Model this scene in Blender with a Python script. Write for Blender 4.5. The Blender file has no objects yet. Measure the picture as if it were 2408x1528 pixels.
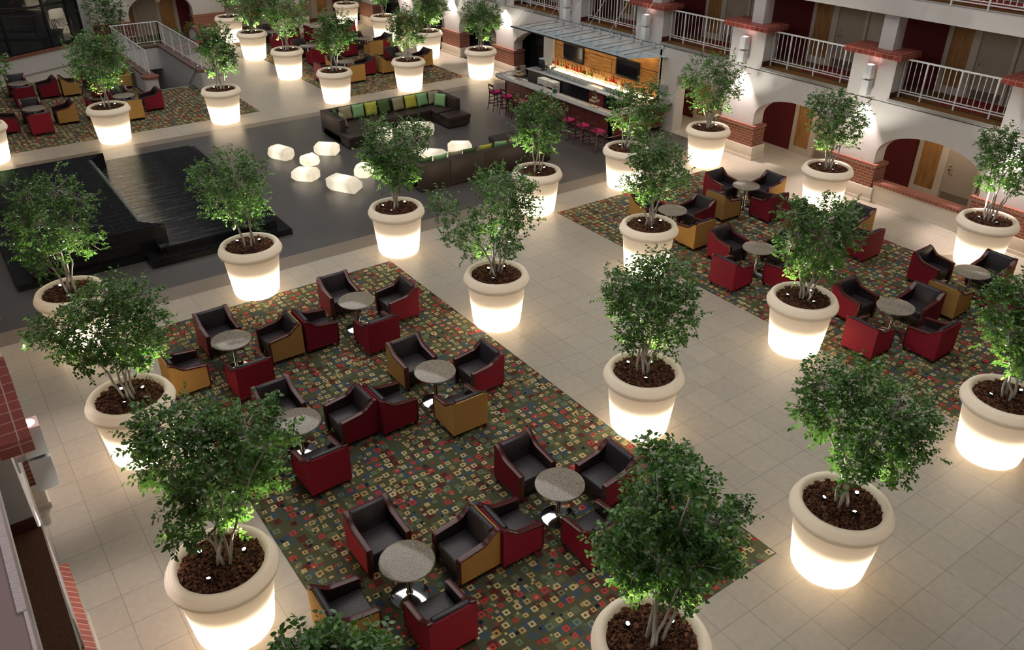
import bpy, bmesh, math, random
import numpy as np
from mathutils import Vector, Matrix
PI = math.pi
S = bpy.context.scene
COL = S.collection
rnd = random.Random(7)

def lin(r, g, b):
    f = lambda c: (c/255/12.92) if c <= 10.3 else ((c/255+.055)/1.055)**2.4
    return (f(r), f(g), f(b), 1)

# ------------------------------------------------------------------ materials
class NT:
    """small node-tree helper"""
    def __init__(s, name):
        s.m = bpy.data.materials.new(name); s.m.use_nodes = True
        s.t = s.m.node_tree; s.n = s.t.nodes; s.n.clear()
        s.out = s.n.new('ShaderNodeOutputMaterial')
    def new(s, typ, **kw):
        n = s.n.new(typ)
        for k, v in kw.items(): setattr(n, k, v)
        return n
    def put(s, sock, v):
        if isinstance(v, bpy.types.NodeSocket): s.t.links.new(v, sock)
        else: sock.default_value = v
    def math(s, op, a, b=None, c=None):
        n = s.new('ShaderNodeMath', operation=op)
        s.put(n.inputs[0], a)
        if b is not None: s.put(n.inputs[1], b)
        if c is not None: s.put(n.inputs[2], c)
        return n.outputs[0]
    def vmath(s, op, a, b=None, scale=None):
        n = s.new('ShaderNodeVectorMath', operation=op)
        s.put(n.inputs[0], a)
        if b is not None: s.put(n.inputs[1], b)
        if scale is not None: s.put(n.inputs['Scale'], scale)
        return n.outputs[0]
    def mix(s, f, a, b):
        n = s.new('ShaderNodeMix', data_type='RGBA')
        s.put(n.inputs[0], f); s.put(n.inputs[6], a); s.put(n.inputs[7], b)
        return n.outputs[2]
    def ramp(s, f, stops, interp='LINEAR'):
        n = s.new('ShaderNodeValToRGB'); n.color_ramp.interpolation = interp
        e = n.color_ramp.elements
        while len(e) > 1: e.remove(e[-1])
        e[0].position, e[0].color = stops[0]
        for p, c in stops[1:]:
            k = e.new(p); k.color = c
        s.put(n.inputs[0], f)
        return n.outputs[0]
    def pos(s):
        return s.new('ShaderNodeTexCoord').outputs['Object']
    def wpos(s):
        return s.new('ShaderNodeNewGeometry').outputs['Position']
    def noise(s, vec, scale, detail=3, rough=.5):
        n = s.new('ShaderNodeTexNoise'); n.inputs['Scale'].default_value = scale
        n.inputs['Detail'].default_value = detail; n.inputs['Roughness'].default_value = rough
        if vec is not None: s.put(n.inputs['Vector'], vec)
        return n.outputs['Fac']
    def bump(s, h, strength=.3, dist=.01):
        n = s.new('ShaderNodeBump'); n.inputs['Strength'].default_value = strength
        n.inputs['Distance'].default_value = dist; s.put(n.inputs['Height'], h)
        return n.outputs[0]
    def principled(s, color, rough=.5, metal=0, spec=.5, normal=None, **kw):
        n = s.new('ShaderNodeBsdfPrincipled')
        s.put(n.inputs['Base Color'], color); s.put(n.inputs['Roughness'], rough)
        s.put(n.inputs['Metallic'], metal); n.inputs['Specular IOR Level'].default_value = spec
        if normal is not None: s.put(n.inputs['Normal'], normal)
        for k, v in kw.items(): s.put(n.inputs[k], v)
        s.t.links.new(n.outputs[0], s.out.inputs[0])
        return n
    def surf(s, sh):
        s.t.links.new(sh, s.out.inputs[0]); return s.m

def plain(name, color, rough=.5, metal=0, spec=.5, noise=0, nscale=20, bump=0, bscale=60):
    m = NT(name); c = color; nrm = None
    if noise:
        f = m.noise(m.wpos(), nscale)
        c = m.mix(f, tuple(x*(1-noise) for x in color[:3])+(1,), tuple(min(1, x*(1+noise)) for x in color[:3])+(1,))
    if bump: nrm = m.bump(m.noise(m.wpos(), bscale), bump, .01)
    m.principled(c, rough, metal, spec, nrm); return m.m

def emit(name, color, strength):
    m = NT(name); e = m.new('ShaderNodeEmission'); e.inputs[0].default_value = color; e.inputs[1].default_value = strength
    return m.surf(e.outputs[0])

def brick_vec(m):
    p = m.wpos(); sp = m.new('ShaderNodeSeparateXYZ'); m.put(sp.inputs[0], p)
    cb = m.new('ShaderNodeCombineXYZ'); m.put(cb.inputs[0], m.math('ADD', sp.outputs[0], sp.outputs[1])); m.put(cb.inputs[1], sp.outputs[2])
    return cb.outputs[0]

def brick_mat(name, c1, c2, mortar, bw, bh, off=.5, msize=.008, vec='wall', rough=.7, shift=(0, 0), spec=.4, noise=.15, bump=.3):
    m = NT(name)
    v = brick_vec(m) if vec == 'wall' else m.wpos()
    v = m.vmath('ADD', v, (shift[0], shift[1], 0))
    b = m.new('ShaderNodeTexBrick'); b.offset = off; b.squash = 1
    m.put(b.inputs['Vector'], v); b.inputs['Scale'].default_value = 1
    b.inputs['Brick Width'].default_value = bw; b.inputs['Row Height'].default_value = bh
    b.inputs['Mortar Size'].default_value = msize; b.inputs['Mortar Smooth'].default_value = .3
    b.inputs['Color1'].default_value = c1; b.inputs['Color2'].default_value = c2; b.inputs['Mortar'].default_value = mortar
    c = b.outputs['Color']
    if noise:
        f = m.noise(m.wpos(), 9, 4)
        c = m.mix(m.math('MULTIPLY', f, noise), c, (0.02, 0.02, 0.02, 1))
    nrm = m.bump(m.math('SUBTRACT', 1, b.outputs['Fac']), bump, .004)
    m.principled(c, rough, 0, spec, nrm)
    return m.m

def carpet_mat():
    m = NT('patterned_carpet')
    p = m.wpos()
    base = m.mix(m.noise(p, 5), (.066, .070, .036, 1), (.086, .090, .048, 1))
    def layer(c, s, off, h0, h1, prob, cols, hollow, seed, jit):
        q = m.vmath('ADD', m.vmath('SCALE', p, scale=1/s), (off[0], off[1], 0))
        cell = m.vmath('FLOOR', q)
        fr = m.vmath('SUBTRACT', q, cell)
        sx = m.new('ShaderNodeSeparateXYZ'); m.put(sx.inputs[0], cell)
        cv = m.new('ShaderNodeCombineXYZ'); m.put(cv.inputs[0], sx.outputs[0]); m.put(cv.inputs[1], sx.outputs[1]); cv.inputs[2].default_value = seed
        w = m.new('ShaderNodeTexWhiteNoise', noise_dimensions='3D'); m.put(w.inputs['Vector'], cv.outputs[0])
        rs = m.new('ShaderNodeSeparateColor'); m.put(rs.inputs[0], w.outputs['Color'])
        w2 = m.new('ShaderNodeTexWhiteNoise', noise_dimensions='3D'); m.put(w2.inputs['Vector'], m.vmath('ADD', cv.outputs[0], (.37, .71, .5)))
        fs = m.new('ShaderNodeSeparateXYZ'); m.put(fs.inputs[0], fr)
        cx = m.math('MULTIPLY_ADD', m.math('SUBTRACT', rs.outputs[0], .5), jit, .5)
        cy = m.math('MULTIPLY_ADD', m.math('SUBTRACT', rs.outputs[1], .5), jit, .5)
        d = m.math('MAXIMUM', m.math('ABSOLUTE', m.math('SUBTRACT', fs.outputs[0], cx)), m.math('ABSOLUTE', m.math('SUBTRACT', fs.outputs[1], cy)))
        half = m.math('MULTIPLY_ADD', rs.outputs[2], h1-h0, h0)
        mask = m.math('MULTIPLY', m.math('LESS_THAN', d, half), m.math('LESS_THAN', w.outputs['Value'], prob))
        if hollow:
            mask = m.math('MULTIPLY', mask, m.math('GREATER_THAN', d, m.math('MULTIPLY', half, hollow)))
        n = len(cols)
        col = m.ramp(w2.outputs['Value'], [(i/n, cc+(1,)) for i, cc in enumerate(cols)], 'CONSTANT')
        return m.mix(mask, c, col)
    c = layer(base, .19, (.13, .31), .26, .42, .75, [(.060, .088, .105), (.10, .026, .020), (.115, .135, .075), (.048, .066, .095), (.085, .030, .026), (.10, .115, .06), (.055, .08, .10)], 0, 1.5, .3)
    c = layer(c, .155, (.5, .07), .14, .22, .45, [(.44, .30, .14), (.010, .018, .032), (.38, .24, .10), (.14, .17, .09), (.32, .035, .035), (.46, .34, .18)], 0, 7.5, .4)
    c = layer(c, .175, (.4, .62), .21, .33, .78, [(.46, .33, .14), (.58, .47, .26), (.40, .27, .10), (.46, .045, .042), (.54, .42, .22), (.14, .18, .11), (.52, .38, .17), (.44, .045, .045)], .42, 13.5, .3)
    c = layer(c, .17, (.9, .25), .09, .13, .4, [(.52, .38, .19), (.10, .12, .10), (.45, .31, .13), (.012, .02, .035)], 0, 21.5, .5)
    m.principled(c, .95, 0, .1, m.bump(m.noise(p, 300, 2), .25, .004))
    return m.m

def leaf_mat(name, hue):
    m = NT(name)
    g = m.new('ShaderNodeNewGeometry')
    c = m.ramp(g.outputs['Random Per Island'], [(0, (.050*hue, .110, .022, 1)), (.45, (.080*hue, .165, .030, 1)), (.8, (.120*hue, .225, .038, 1)), (1, (.20*hue, .31, .05, 1))])
    d = m.new('ShaderNodeBsdfDiffuse'); m.put(d.inputs[0], c)
    t = m.new('ShaderNodeBsdfTranslucent'); m.put(t.inputs[0], m.mix(.4, c, (.20, .40, .04, 1)))
    gl = m.new('ShaderNodeBsdfGlossy'); gl.inputs['Roughness'].default_value = .32; gl.inputs[0].default_value = (1, 1, .95, 1)
    a = m.new('ShaderNodeMixShader'); a.inputs[0].default_value = .3
    m.t.links.new(d.outputs[0], a.inputs[1]); m.t.links.new(t.outputs[0], a.inputs[2])
    b = m.new('ShaderNodeMixShader'); b.inputs[0].default_value = .055
    m.t.links.new(a.outputs[0], b.inputs[1]); m.t.links.new(gl.outputs[0], b.inputs[2])
    return m.surf(b.outputs[0])

def shell_mat(name, col, trans):
    """milky polyethylene: part of the light inside comes through"""
    m = NT(name)
    d = m.new('ShaderNodeBsdfDiffuse'); d.inputs[0].default_value = col
    t = m.new('ShaderNodeBsdfTranslucent'); t.inputs[0].default_value = col
    a = m.new('ShaderNodeMixShader'); a.inputs[0].default_value = trans
    m.t.links.new(d.outputs[0], a.inputs[1]); m.t.links.new(t.outputs[0], a.inputs[2])
    return m.surf(a.outputs[0])

def glass_mat(name, tint, clear, rough=.03):
    m = NT(name)
    t = m.new('ShaderNodeBsdfTransparent'); t.inputs[0].default_value = tint
    g = m.new('ShaderNodeBsdfGlossy'); g.inputs['Roughness'].default_value = rough; g.inputs[0].default_value = (.95, .97, 1, 1)
    d = m.new('ShaderNodeBsdfDiffuse'); d.inputs[0].default_value = (tint[0]*.8, tint[1]*.85, tint[2]*.9, 1) if clear > .5 else (.80, .95, 1, 1)
    f = m.new('ShaderNodeFresnel'); f.inputs[0].default_value = 1.5
    a = m.new('ShaderNodeMixShader'); a.inputs[0].default_value = 1-clear
    m.t.links.new(t.outputs[0], a.inputs[1]); m.t.links.new(d.outputs[0], a.inputs[2])
    b = m.new('ShaderNodeMixShader'); m.put(b.inputs[0], f.outputs[0])
    m.t.links.new(a.outputs[0], b.inputs[1]); m.t.links.new(g.outputs[0], b.inputs[2])
    return m.surf(b.outputs[0])

def bottle_mat(name, col):
    m = NT(name)
    t = m.new('ShaderNodeBsdfTranslucent'); t.inputs[0].default_value = col
    tr = m.new('ShaderNodeBsdfTransparent'); tr.inputs[0].default_value = col
    g = m.new('ShaderNodeBsdfGlossy'); g.inputs['Roughness'].default_value = .08
    a = m.new('ShaderNodeMixShader'); a.inputs[0].default_value = .45
    m.t.links.new(t.outputs[0], a.inputs[1]); m.t.links.new(tr.outputs[0], a.inputs[2])
    b = m.new('ShaderNodeMixShader'); b.inputs[0].default_value = .1
    m.t.links.new(a.outputs[0], b.inputs[1]); m.t.links.new(g.outputs[0], b.inputs[2])
    return m.surf(b.outputs[0])

def wood_mat(name, c1, c2, axis, scale, rough=.4, stretch=14):
    m = NT(name); p = m.wpos()
    sc = {'x': (1, stretch, stretch), 'y': (stretch, 1, stretch), 'z': (stretch, stretch, 1)}[axis]
    v = m.vmath('MULTIPLY', p, sc)
    f = m.noise(v, scale, 5, .6)
    c = m.ramp(f, [(.3, c1), (.7, c2)])
    m.principled(c, rough, 0, .5); return m.m

def weave_mat(name, c1, c2, s=.045, rough=.42):
    """woven leather: small basket checks"""
    m = NT(name)
    k = m.new('ShaderNodeTexChecker'); m.put(k.inputs['Vector'], m.pos()); k.inputs['Scale'].default_value = 1/s
    k.inputs[1].default_value = c1; k.inputs[2].default_value = c2
    m.principled(k.outputs[0], rough, 0, .5, m.bump(k.outputs['Fac'], .4, .006)); return m.m

M = {}
M['tile'] = brick_mat('cream_tile', (.47, .42, .345, 1), (.51, .455, .375, 1), (.30, .26, .21, 1), .6135, .62, 0, .006, 'floor', .33, (-.26+.6135*20, -4.0+.62*20), .45, .25, .1)
M['dark_tile'] = brick_mat('charcoal_tile', (.088, .080, .076, 1), (.098, .089, .084, 1), (.065, .06, .058, 1), 1.227, .62, .5, .006, 'floor', .33, (-.26+.6135*20, -4.0+.62*20), .5, .2, .1)
M['tan_tile'] = brick_mat('taupe_tile', (.23, .185, .145, 1), (.25, .20, .155, 1), (.19, .155, .125, 1), 1.227, .66, 0, .006, 'floor', .35, (0, 0), .5, .2, .1)
M['carpet'] = carpet_mat()
M['wall'] = plain('white_stucco', (.53, .50, .475, 1), .8, 0, .3, .05, 4, .15, 90)
M['wall_warm'] = plain('beige_paint', (.47, .395, .31, 1), .7, 0, .3, .04, 3)
M['base'] = plain('cream_stone', (.56, .50, .42, 1), .5, 0, .4, .06, 5)
M['brick'] = brick_mat('red_brick', (.20, .052, .028, 1), (.15, .038, .022, 1), (.30, .22, .17, 1), .235, .0875, .5, .010, 'wall', .75, (0, .0))
M['brick_cap'] = brick_mat('red_brick_soldier', (.23, .060, .035, 1), (.17, .045, .028, 1), (.30, .20, .16, 1), .105, .4, 0, .010, 'wall', .75, (0, .1))
M['brick_tile'] = brick_mat('glazed_red_tile', (.27, .042, .028, 1), (.21, .032, .022, 1), (.42, .25, .20, 1), .20, .20, 0, .008, 'wall', .4, (0, .02))
M['brick_top'] = brick_mat('glazed_red_tile_top', (.25, .040, .028, 1), (.20, .032, .024, 1), (.42, .25, .20, 1), .20, .20, 0, .008, 'floor', .4)
M['plum'] = plain('plum_paint', (.115, .012, .014, 1), .7, 0, .25, .05, 3)
M['door'] = plain('taupe_door_paint', (.36, .29, .225, 1), .5, 0, .4)
M['frame'] = plain('cream_frame_paint', (.50, .43, .35, 1), .5, 0, .4)
M['slats'] = wood_mat('slatted_wood', (.20, .085, .020, 1), (.42, .21, .065, 1), 'z', 1.8, .45, 10)
M['kick'] = plain('brushed_bronze', (.22, .17, .13, 1), .35, .6)
M['steel'] = plain('chrome', (.78, .78, .78, 1), .09, 1)
M['brushed'] = plain('brushed_steel', (.6, .58, .55, 1), .25, 1)
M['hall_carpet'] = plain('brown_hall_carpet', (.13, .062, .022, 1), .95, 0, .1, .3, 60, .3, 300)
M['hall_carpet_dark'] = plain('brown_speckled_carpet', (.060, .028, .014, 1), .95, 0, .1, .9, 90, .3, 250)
M['rug'] = None
M['white_metal'] = plain('white_enamel', (.68, .67, .66, 1), .35, 0, .5)
M['trim_metal'] = plain('grey_metal_trim', (.36, .35, .33, 1), .35, .5)
M['dark_base'] = plain('dark_oxblood_skirting', (.075, .020, .016, 1), .5)
M['red'] = plain('crimson_upholstery', (.180, .006, .018, 1), .75, 0, .25, .12, 60, .12, 180)
M['gold'] = plain('mustard_upholstery', (.40, .225, .062, 1), .75, 0, .25, .08, 60, .12, 180)
M['leather'] = weave_mat('woven_dark_leather', (.019, .014, .017, 1), (.031, .024, .030, 1), .04)
M['leather_smooth'] = plain('oxblood_leather', (.020, .010, .010, 1), .40, 0, .5)
M['mahogany'] = wood_mat('mahogany', (.060, .010, .009, 1), (.085, .015, .012, 1), 'y', 3, .26)
M['sofa'] = plain('brown_vinyl', (.030, .0185, .015, 1), .44, 0, .5, .1, 8)
M['pot'] = shell_mat('milky_planter_shell', (.90, .85, .77, 1), .36)
def _liner():
    m = NT('thin_white_liner'); d = m.new('ShaderNodeBsdfDiffuse'); d.inputs[0].default_value = (.85, .82, .76, 1)
    t = m.new('ShaderNodeBsdfTransparent'); a = m.new('ShaderNodeMixShader'); a.inputs[0].default_value = .60
    m.t.links.new(t.outputs[0], a.inputs[1]); m.t.links.new(d.outputs[0], a.inputs[2]); return m.surf(a.outputs[0])
M['liner'] = _liner()
M['stone_lamp'] = shell_mat('milky_lamp_shell', (.9, .86, .78, 1), .6)
M['mulch'] = None
M['bark'] = plain('pale_bark', (.46, .40, .345, 1), .7, 0, .3, .4, 40, .3, 60)
M['leaf'] = leaf_mat('ficus_leaf', .8)
M['leaf2'] = leaf_mat('bright_shrub_leaf', 1.8)
M['black_metal'] = plain('black_lamp_housing', (.015, .014, .013, 1), .35, .4)
M['lens'] = emit('lit_lens', (1, .93, .82, 1), 30)
M['sconce_lens'] = emit('lit_sconce_lens', (1, .92, .86, 1), 12)
M['black_stone'] = brick_mat('black_slate', (.0065, .0065, .007, 1), (.009, .009, .0095, 1), (.05, .05, .05, 1), .62, .31, .5, .004, 'floor', .12, (0, 0), .5, 0, .1)
M['black_stone_v'] = brick_mat('black_slate_face', (.006, .0062, .0066, 1), (.009, .009, .0095, 1), (.022, .022, .022, 1), .62, .9, 0, .004, 'wall', .14, (0, .4), .5, 0, .1)
M['mahog_panel'] = wood_mat('bar_mahogany', (.16, .030, .028, 1), (.22, .045, .040, 1), 'z', 2.5, .3)
M['black'] = plain('black_plastic', (.012, .012, .013, 1), .3)
M['screen'] = plain('dark_screen', (.008, .008, .014, 1), .08)
M['grey_plastic'] = plain('grey_plastic', (.24, .26, .26, 1), .4)
M['beige_plastic'] = plain('ivory_plastic', (.62, .57, .48, 1), .4)
M['glass'] = glass_mat('canopy_glass', (.74, .88, .96, 1), .30)
M['clear_glass'] = glass_mat('clear_glass', (.92, .95, .97, 1), .82)
M['window_glass'] = glass_mat('dark_window_glass', (.55, .58, .58, 1), .97)
M['teal_glass'] = bottle_mat('teal_glass', (.05, .45, .45, 1))
M['strip'] = emit('lit_shelf_strip', (1, .80, .42, 1), 7)
M['pink'] = plain('fuchsia_seat_fabric', (.42, .018, .10, 1), .7, 0, .3)
M['amber_wood'] = None
M['white_wall2'] = plain('cool_white_paint', (.55, .55, .55, 1), .7)
M['soil'] = plain('dark_soil', (.045, .022, .015, 1), .9, 0, .2, .5, 15, .6, 30)
M['rock'] = plain('brown_rock', (.14, .075, .05, 1), .8, 0, .3, .4, 6, .6, 10)
M['lamp_shade'] = plain('cream_fringed_fabric', (.62, .55, .42, 1), .8)
M['dark_room'] = plain('dark_carpeted_floor', (.012, .010, .010, 1), .8)
M['coping'] = plain('mauve_stone_coping', (.17, .105, .092, 1), .6, 0, .3, .15, 8)
M['stucco_pink'] = plain('rough_stucco', (.50, .40, .385, 1), .9, 0, .2, .12, 30, .9, 60)
for k, c in dict(lgreen=(.22, .38, .17), yellow=(.42, .40, .06), dgreen=(.065, .115, .035), khaki=(.29, .255, .15)).items():
    M['pillow_'+k] = plain('pillow_'+k, c+(1,), .8, 0, .2, .08, 50, .12, 200)
for k, c in dict(amber=(.75, .28, .03), red=(.7, .05, .02), clear=(.95, .85, .6), green=(.12, .4, .03), brown=(.35, .12, .02), pink=(.85, .10, .12), lime=(.4, .75, .05), blue=(.10, .45, .65)).items():
    M['b_'+k] = bottle_mat('bottle_'+k, c+(1,))

def _granite(name, c0, c1, c2, sc=130):
    m = NT(name); p = m.wpos()
    v = m.new('ShaderNodeTexVoronoi'); v.inputs['Scale'].default_value = sc; m.put(v.inputs['Vector'], p)
    sp = m.new('ShaderNodeSeparateColor'); m.put(sp.inputs[0], v.outputs['Color'])
    g = m.math('MULTIPLY_ADD', sp.outputs[0], .6, m.math('MULTIPLY', m.noise(p, 40, 3), .4))
    m.principled(m.ramp(g, [(.1, c0+(1,)), (.45, c1+(1,)), (.85, c2+(1,))]), .12, 0, .5); return m.m
M['granite'] = _granite('speckled_granite', (.085, .065, .045), (.25, .205, .155), (.44, .39, .32))
M['bar_granite'] = _granite('grey_granite', (.16, .15, .14), (.36, .35, .33), (.52, .51, .50), 90)

def _mulch():
    m = NT('bark_mulch'); g = m.new('ShaderNodeNewGeometry')
    c = m.ramp(g.outputs['Random Per Island'], [(0, (.040, .016, .010, 1)), (.5, (.11, .042, .024, 1)), (.85, (.19, .075, .040, 1)), (1, (.27, .115, .06, 1))])
    m.principled(c, .85, 0, .2); return m.m
M['mulch'] = _mulch()

def _panel():
    m = NT('amber_striped_wood'); p = m.wpos()
    v = m.vmath('MULTIPLY', p, (6, .6, 14))
    f = m.noise(v, 2.2, 4, .55)
    c = m.ramp(f, [(.30, (.16, .055, .012, 1)), (.5, (.42, .19, .05, 1)), (.7, (.58, .31, .10, 1))])
    m.principled(c, .4, 0, .4); return m.m
M['amber_wood'] = _panel()

def _rug():
    m = NT('maroon_swirl_rug'); p = m.wpos()
    w = m.new('ShaderNodeTexWave', wave_type='RINGS'); w.inputs['Scale'].default_value = 1.1; w.inputs['Distortion'].default_value = 7
    m.put(w.inputs['Vector'], p)
    c = m.ramp(w.outputs['Fac'], [(0, (.14, .012, .014, 1)), (.72, (.17, .016, .016, 1)), (.80, (.30, .11, .05, 1)), (.9, (.16, .014, .014, 1))])
    m.principled(c, .95, 0, .1); return m.m
M['rug'] = _rug()

def _water(name, streak):
    m = NT(name); p = m.wpos()
    h = m.noise(m.vmath('MULTIPLY', p, (.9, 10, 1)), 1.7, 5, .65)
    sx = m.new('ShaderNodeSeparateXYZ'); m.put(sx.inputs[0], p)
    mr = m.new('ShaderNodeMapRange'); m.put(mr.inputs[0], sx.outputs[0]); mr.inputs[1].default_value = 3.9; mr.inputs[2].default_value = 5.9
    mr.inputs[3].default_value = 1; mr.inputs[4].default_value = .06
    b = m.new('ShaderNodeTexBrick'); b.offset = .5
    m.put(b.inputs['Vector'], p); b.inputs['Scale'].default_value = 1; b.inputs['Brick Width'].default_value = .62; b.inputs['Row Height'].default_value = .31
    b.inputs['Mortar Size'].default_value = .005
    b.inputs['Color1'].default_value = (.007, .007, .008, 1); b.inputs['Color2'].default_value = (.009, .009, .010, 1); b.inputs['Mortar'].default_value = (.045, .045, .045, 1)
    glint = m.new('ShaderNodeMapRange', interpolation_type='SMOOTHSTEP'); m.put(glint.inputs[0], m.noise(m.vmath('MULTIPLY', p, (.5, 4.2, 1)), 2.3, 3, .5))
    glint.inputs[1].default_value = .47; glint.inputs[2].default_value = .80; glint.inputs[3].default_value = 0; glint.inputs[4].default_value = .75 if streak > .1 else 0
    c = m.mix(m.math('MULTIPLY', glint.outputs[0], m.math('POWER', mr.outputs[0], 1.4)), b.outputs['Color'], (.20, .27, .31, 1))  # pale blue streaks by the weir: window reflections painted into the water colour
    m.principled(c, .10, 0, .18, m.bump(m.math('MULTIPLY', h, mr.outputs[0]), streak, .08))
    return m.m
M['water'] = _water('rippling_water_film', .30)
M['water_still'] = _water('still_water_film', .03)
def _fall():
    m = NT('falling_water'); p = m.wpos()
    h = m.noise(m.vmath('MULTIPLY', p, (1, 14, 1)), 2.5, 4)
    d = m.new('ShaderNodeBsdfDiffuse'); m.put(d.inputs[0], m.ramp(h, [(.35, (.05, .22, .21, 1)), (.75, (.42, .52, .52, 1))]))
    g = m.new('ShaderNodeBsdfGlossy'); g.inputs['Roughness'].default_value = .15
    t = m.new('ShaderNodeBsdfTransparent')
    a = m.new('ShaderNodeMixShader'); a.inputs[0].default_value = .35
    m.t.links.new(t.outputs[0], a.inputs[1]); m.t.links.new(d.outputs[0], a.inputs[2])
    b = m.new('ShaderNodeMixShader'); b.inputs[0].default_value = .2
    m.t.links.new(a.outputs[0], b.inputs[1]); m.t.links.new(g.outputs[0], b.inputs[2])
    return m.surf(b.outputs[0])
M['fall'] = _fall()

# ------------------------------------------------------------------ mesh helpers
class MB:
    def __init__(s): s.v = []; s.f = []
    def add(s, vs, fs):
        o = len(s.v); s.v += [tuple(v) for v in vs]; s.f += [tuple(i+o for i in f) for f in fs]; return s
    def box(s, x0, x1, y0, y1, z0, z1):
        if x0 > x1: x0, x1 = x1, x0
        if y0 > y1: y0, y1 = y1, y0
        return s.add([(x0, y0, z0), (x1, y0, z0), (x1, y1, z0), (x0, y1, z0), (x0, y0, z1), (x1, y0, z1), (x1, y1, z1), (x0, y1, z1)],
                     [(0, 3, 2, 1), (4, 5, 6, 7), (0, 1, 5, 4), (1, 2, 6, 5), (2, 3, 7, 6), (3, 0, 4, 7)])
    def cbox(s, c, d): return s.box(c[0]-d[0]/2, c[0]+d[0]/2, c[1]-d[1]/2, c[1]+d[1]/2, c[2]-d[2]/2, c[2]+d[2]/2)
    def frustum(s, x, y, z0, z1, a0, b0, a1, b1, dx=0, dy=0):
        return s.add([(x-a0, y-b0, z0), (x+a0, y-b0, z0), (x+a0, y+b0, z0), (x-a0, y+b0, z0), (x+dx-a1, y+dy-b1, z1), (x+dx+a1, y+dy-b1, z1), (x+dx+a1, y+dy+b1, z1), (x+dx-a1, y+dy+b1, z1)],
                     [(0, 3, 2, 1), (4, 5, 6, 7), (0, 1, 5, 4), (1, 2, 6, 5), (2, 3, 7, 6), (3, 0, 4, 7)])
    def prism(s, poly, axis, a, b):
        """poly 2-D: axis x -> (y,z), y -> (x,z), z -> (x,y)"""
        n = len(poly)
        P = (lambda t, p: (t, p[0], p[1])) if axis == 'x' else (lambda t, p: (p[0], t, p[1])) if axis == 'y' else (lambda t, p: (p[0], p[1], t))
        vs = [P(a, p) for p in poly]+[P(b, p) for p in poly]
        fs = [tuple(range(n))[::-1], tuple(range(n, 2*n))]+[(i, (i+1) % n, n+(i+1) % n, n+i) for i in range(n)]
        return s.add(vs, fs)
    def lathe(s, prof, n=32, c=(0, 0, 0), closed=False):
        vs = []; fs = []
        k = len(prof)
        for r, z in prof:
            for i in range(n):
                a = 2*PI*i/n; vs.append((c[0]+r*math.cos(a), c[1]+r*math.sin(a), c[2]+z))
        for j in range(k-1):
            for i in range(n):
                i2 = (i+1) % n
                fs.append((j*n+i, j*n+i2, (j+1)*n+i2, (j+1)*n+i))
        if prof[0][0] > 1e-4 and closed: fs.append(tuple(range(n))[::-1])
        if prof[-1][0] > 1e-4 and closed: fs.append(tuple((k-1)*n+i for i in range(n)))
        return s.add(vs, fs)
    def cyl(s, x, y, z0, z1, r, n=20, r2=None): return s.lathe([(r, z0), (r if r2 is None else r2, z1)], n, (x, y, 0), True)
    def tube(s, pts, rad, n=6):
        pts = [Vector(p) for p in pts]; R = rad if isinstance(rad, (list, tuple)) else [rad]*len(pts)
        vs = []; fs = []
        for i, p in enumerate(pts):
            d = (pts[min(i+1, len(pts)-1)]-pts[max(i-1, 0)])
            if d.length < 1e-9: d = Vector((0, 0, 1))
            d.normalize()
            u = d.cross(Vector((0, 0, 1)) if abs(d.z) < .95 else Vector((1, 0, 0))); u.normalize(); w = d.cross(u)
            for k in range(n):
                a = 2*PI*k/n; vs.append(p+(u*math.cos(a)+w*math.sin(a))*R[i])
        for i in range(len(pts)-1):
            for k in range(n):
                k2 = (k+1) % n; fs.append((i*n+k, i*n+k2, (i+1)*n+k2, (i+1)*n+k))
        fs.append(tuple(range(n))[::-1]); fs.append(tuple((len(pts)-1)*n+k for k in range(n)))
        return s.add(vs, fs)
    def build(s, name, mat, parent=None, loc=None, smooth=False, bevel=0, seg=2):
        me = bpy.data.meshes.new(name); me.from_pydata(s.v, [], s.f)
        bm = bmesh.new(); bm.from_mesh(me)
        bmesh.ops.recalc_face_normals(bm, faces=bm.faces)
        if bevel:
            bmesh.ops.bevel(bm, geom=[e for e in bm.edges if len(e.link_faces) == 2 and e.calc_face_angle(0) > .5], offset=bevel, segments=seg, affect='EDGES', profile=.5)
        bm.to_mesh(me); bm.free()
        if smooth or bevel:
            me.polygons.foreach_set('use_smooth', [True]*len(me.polygons))
            try: me.set_sharp_from_angle(angle=math.radians(42))
            except Exception: pass
        me.materials.append(mat)
        o = bpy.data.objects.new(name, me); COL.objects.link(o)
        if parent: o.parent = parent
        if loc: o.location = loc
        return o

def thing(name, label, cat, loc=(0, 0, 0), rz=0, group=None):
    o = bpy.data.objects.new(name, None); COL.objects.link(o); o.empty_display_size = .1
    o.location = loc; o.rotation_euler = (0, 0, rz); o['label'] = label; o['category'] = cat
    if group: o['group'] = group
    return o
def tag(o, label, cat, group=None):
    o['label'] = label; o['category'] = cat
    if group: o['group'] = group
    return o
def struct(o): o['kind'] = 'structure'; return o
def dup(root, loc, rz, label=None, group=None):
    def cp(o, par):
        c = o.copy(); COL.objects.link(c)
        if par: c.parent = par
        for ch in list(o.children): cp(ch, c)
        return c
    r = cp(root, None); r.location = loc; r.rotation_euler = (0, 0, rz)
    if label: r['label'] = label
    if group: r['group'] = group
    return r
def light(name, kind, loc, power, color, parent=None, **kw):
    l = bpy.data.lights.new(name, kind); l.energy = power; l.color = color
    rot = kw.pop('rot', None)
    for k, v in kw.items(): setattr(l, k, v)
    o = bpy.data.objects.new(name, l); COL.objects.link(o); o.location = loc
    if rot is not None: o.rotation_euler = rot
    if parent: o.parent = parent
    return o

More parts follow.
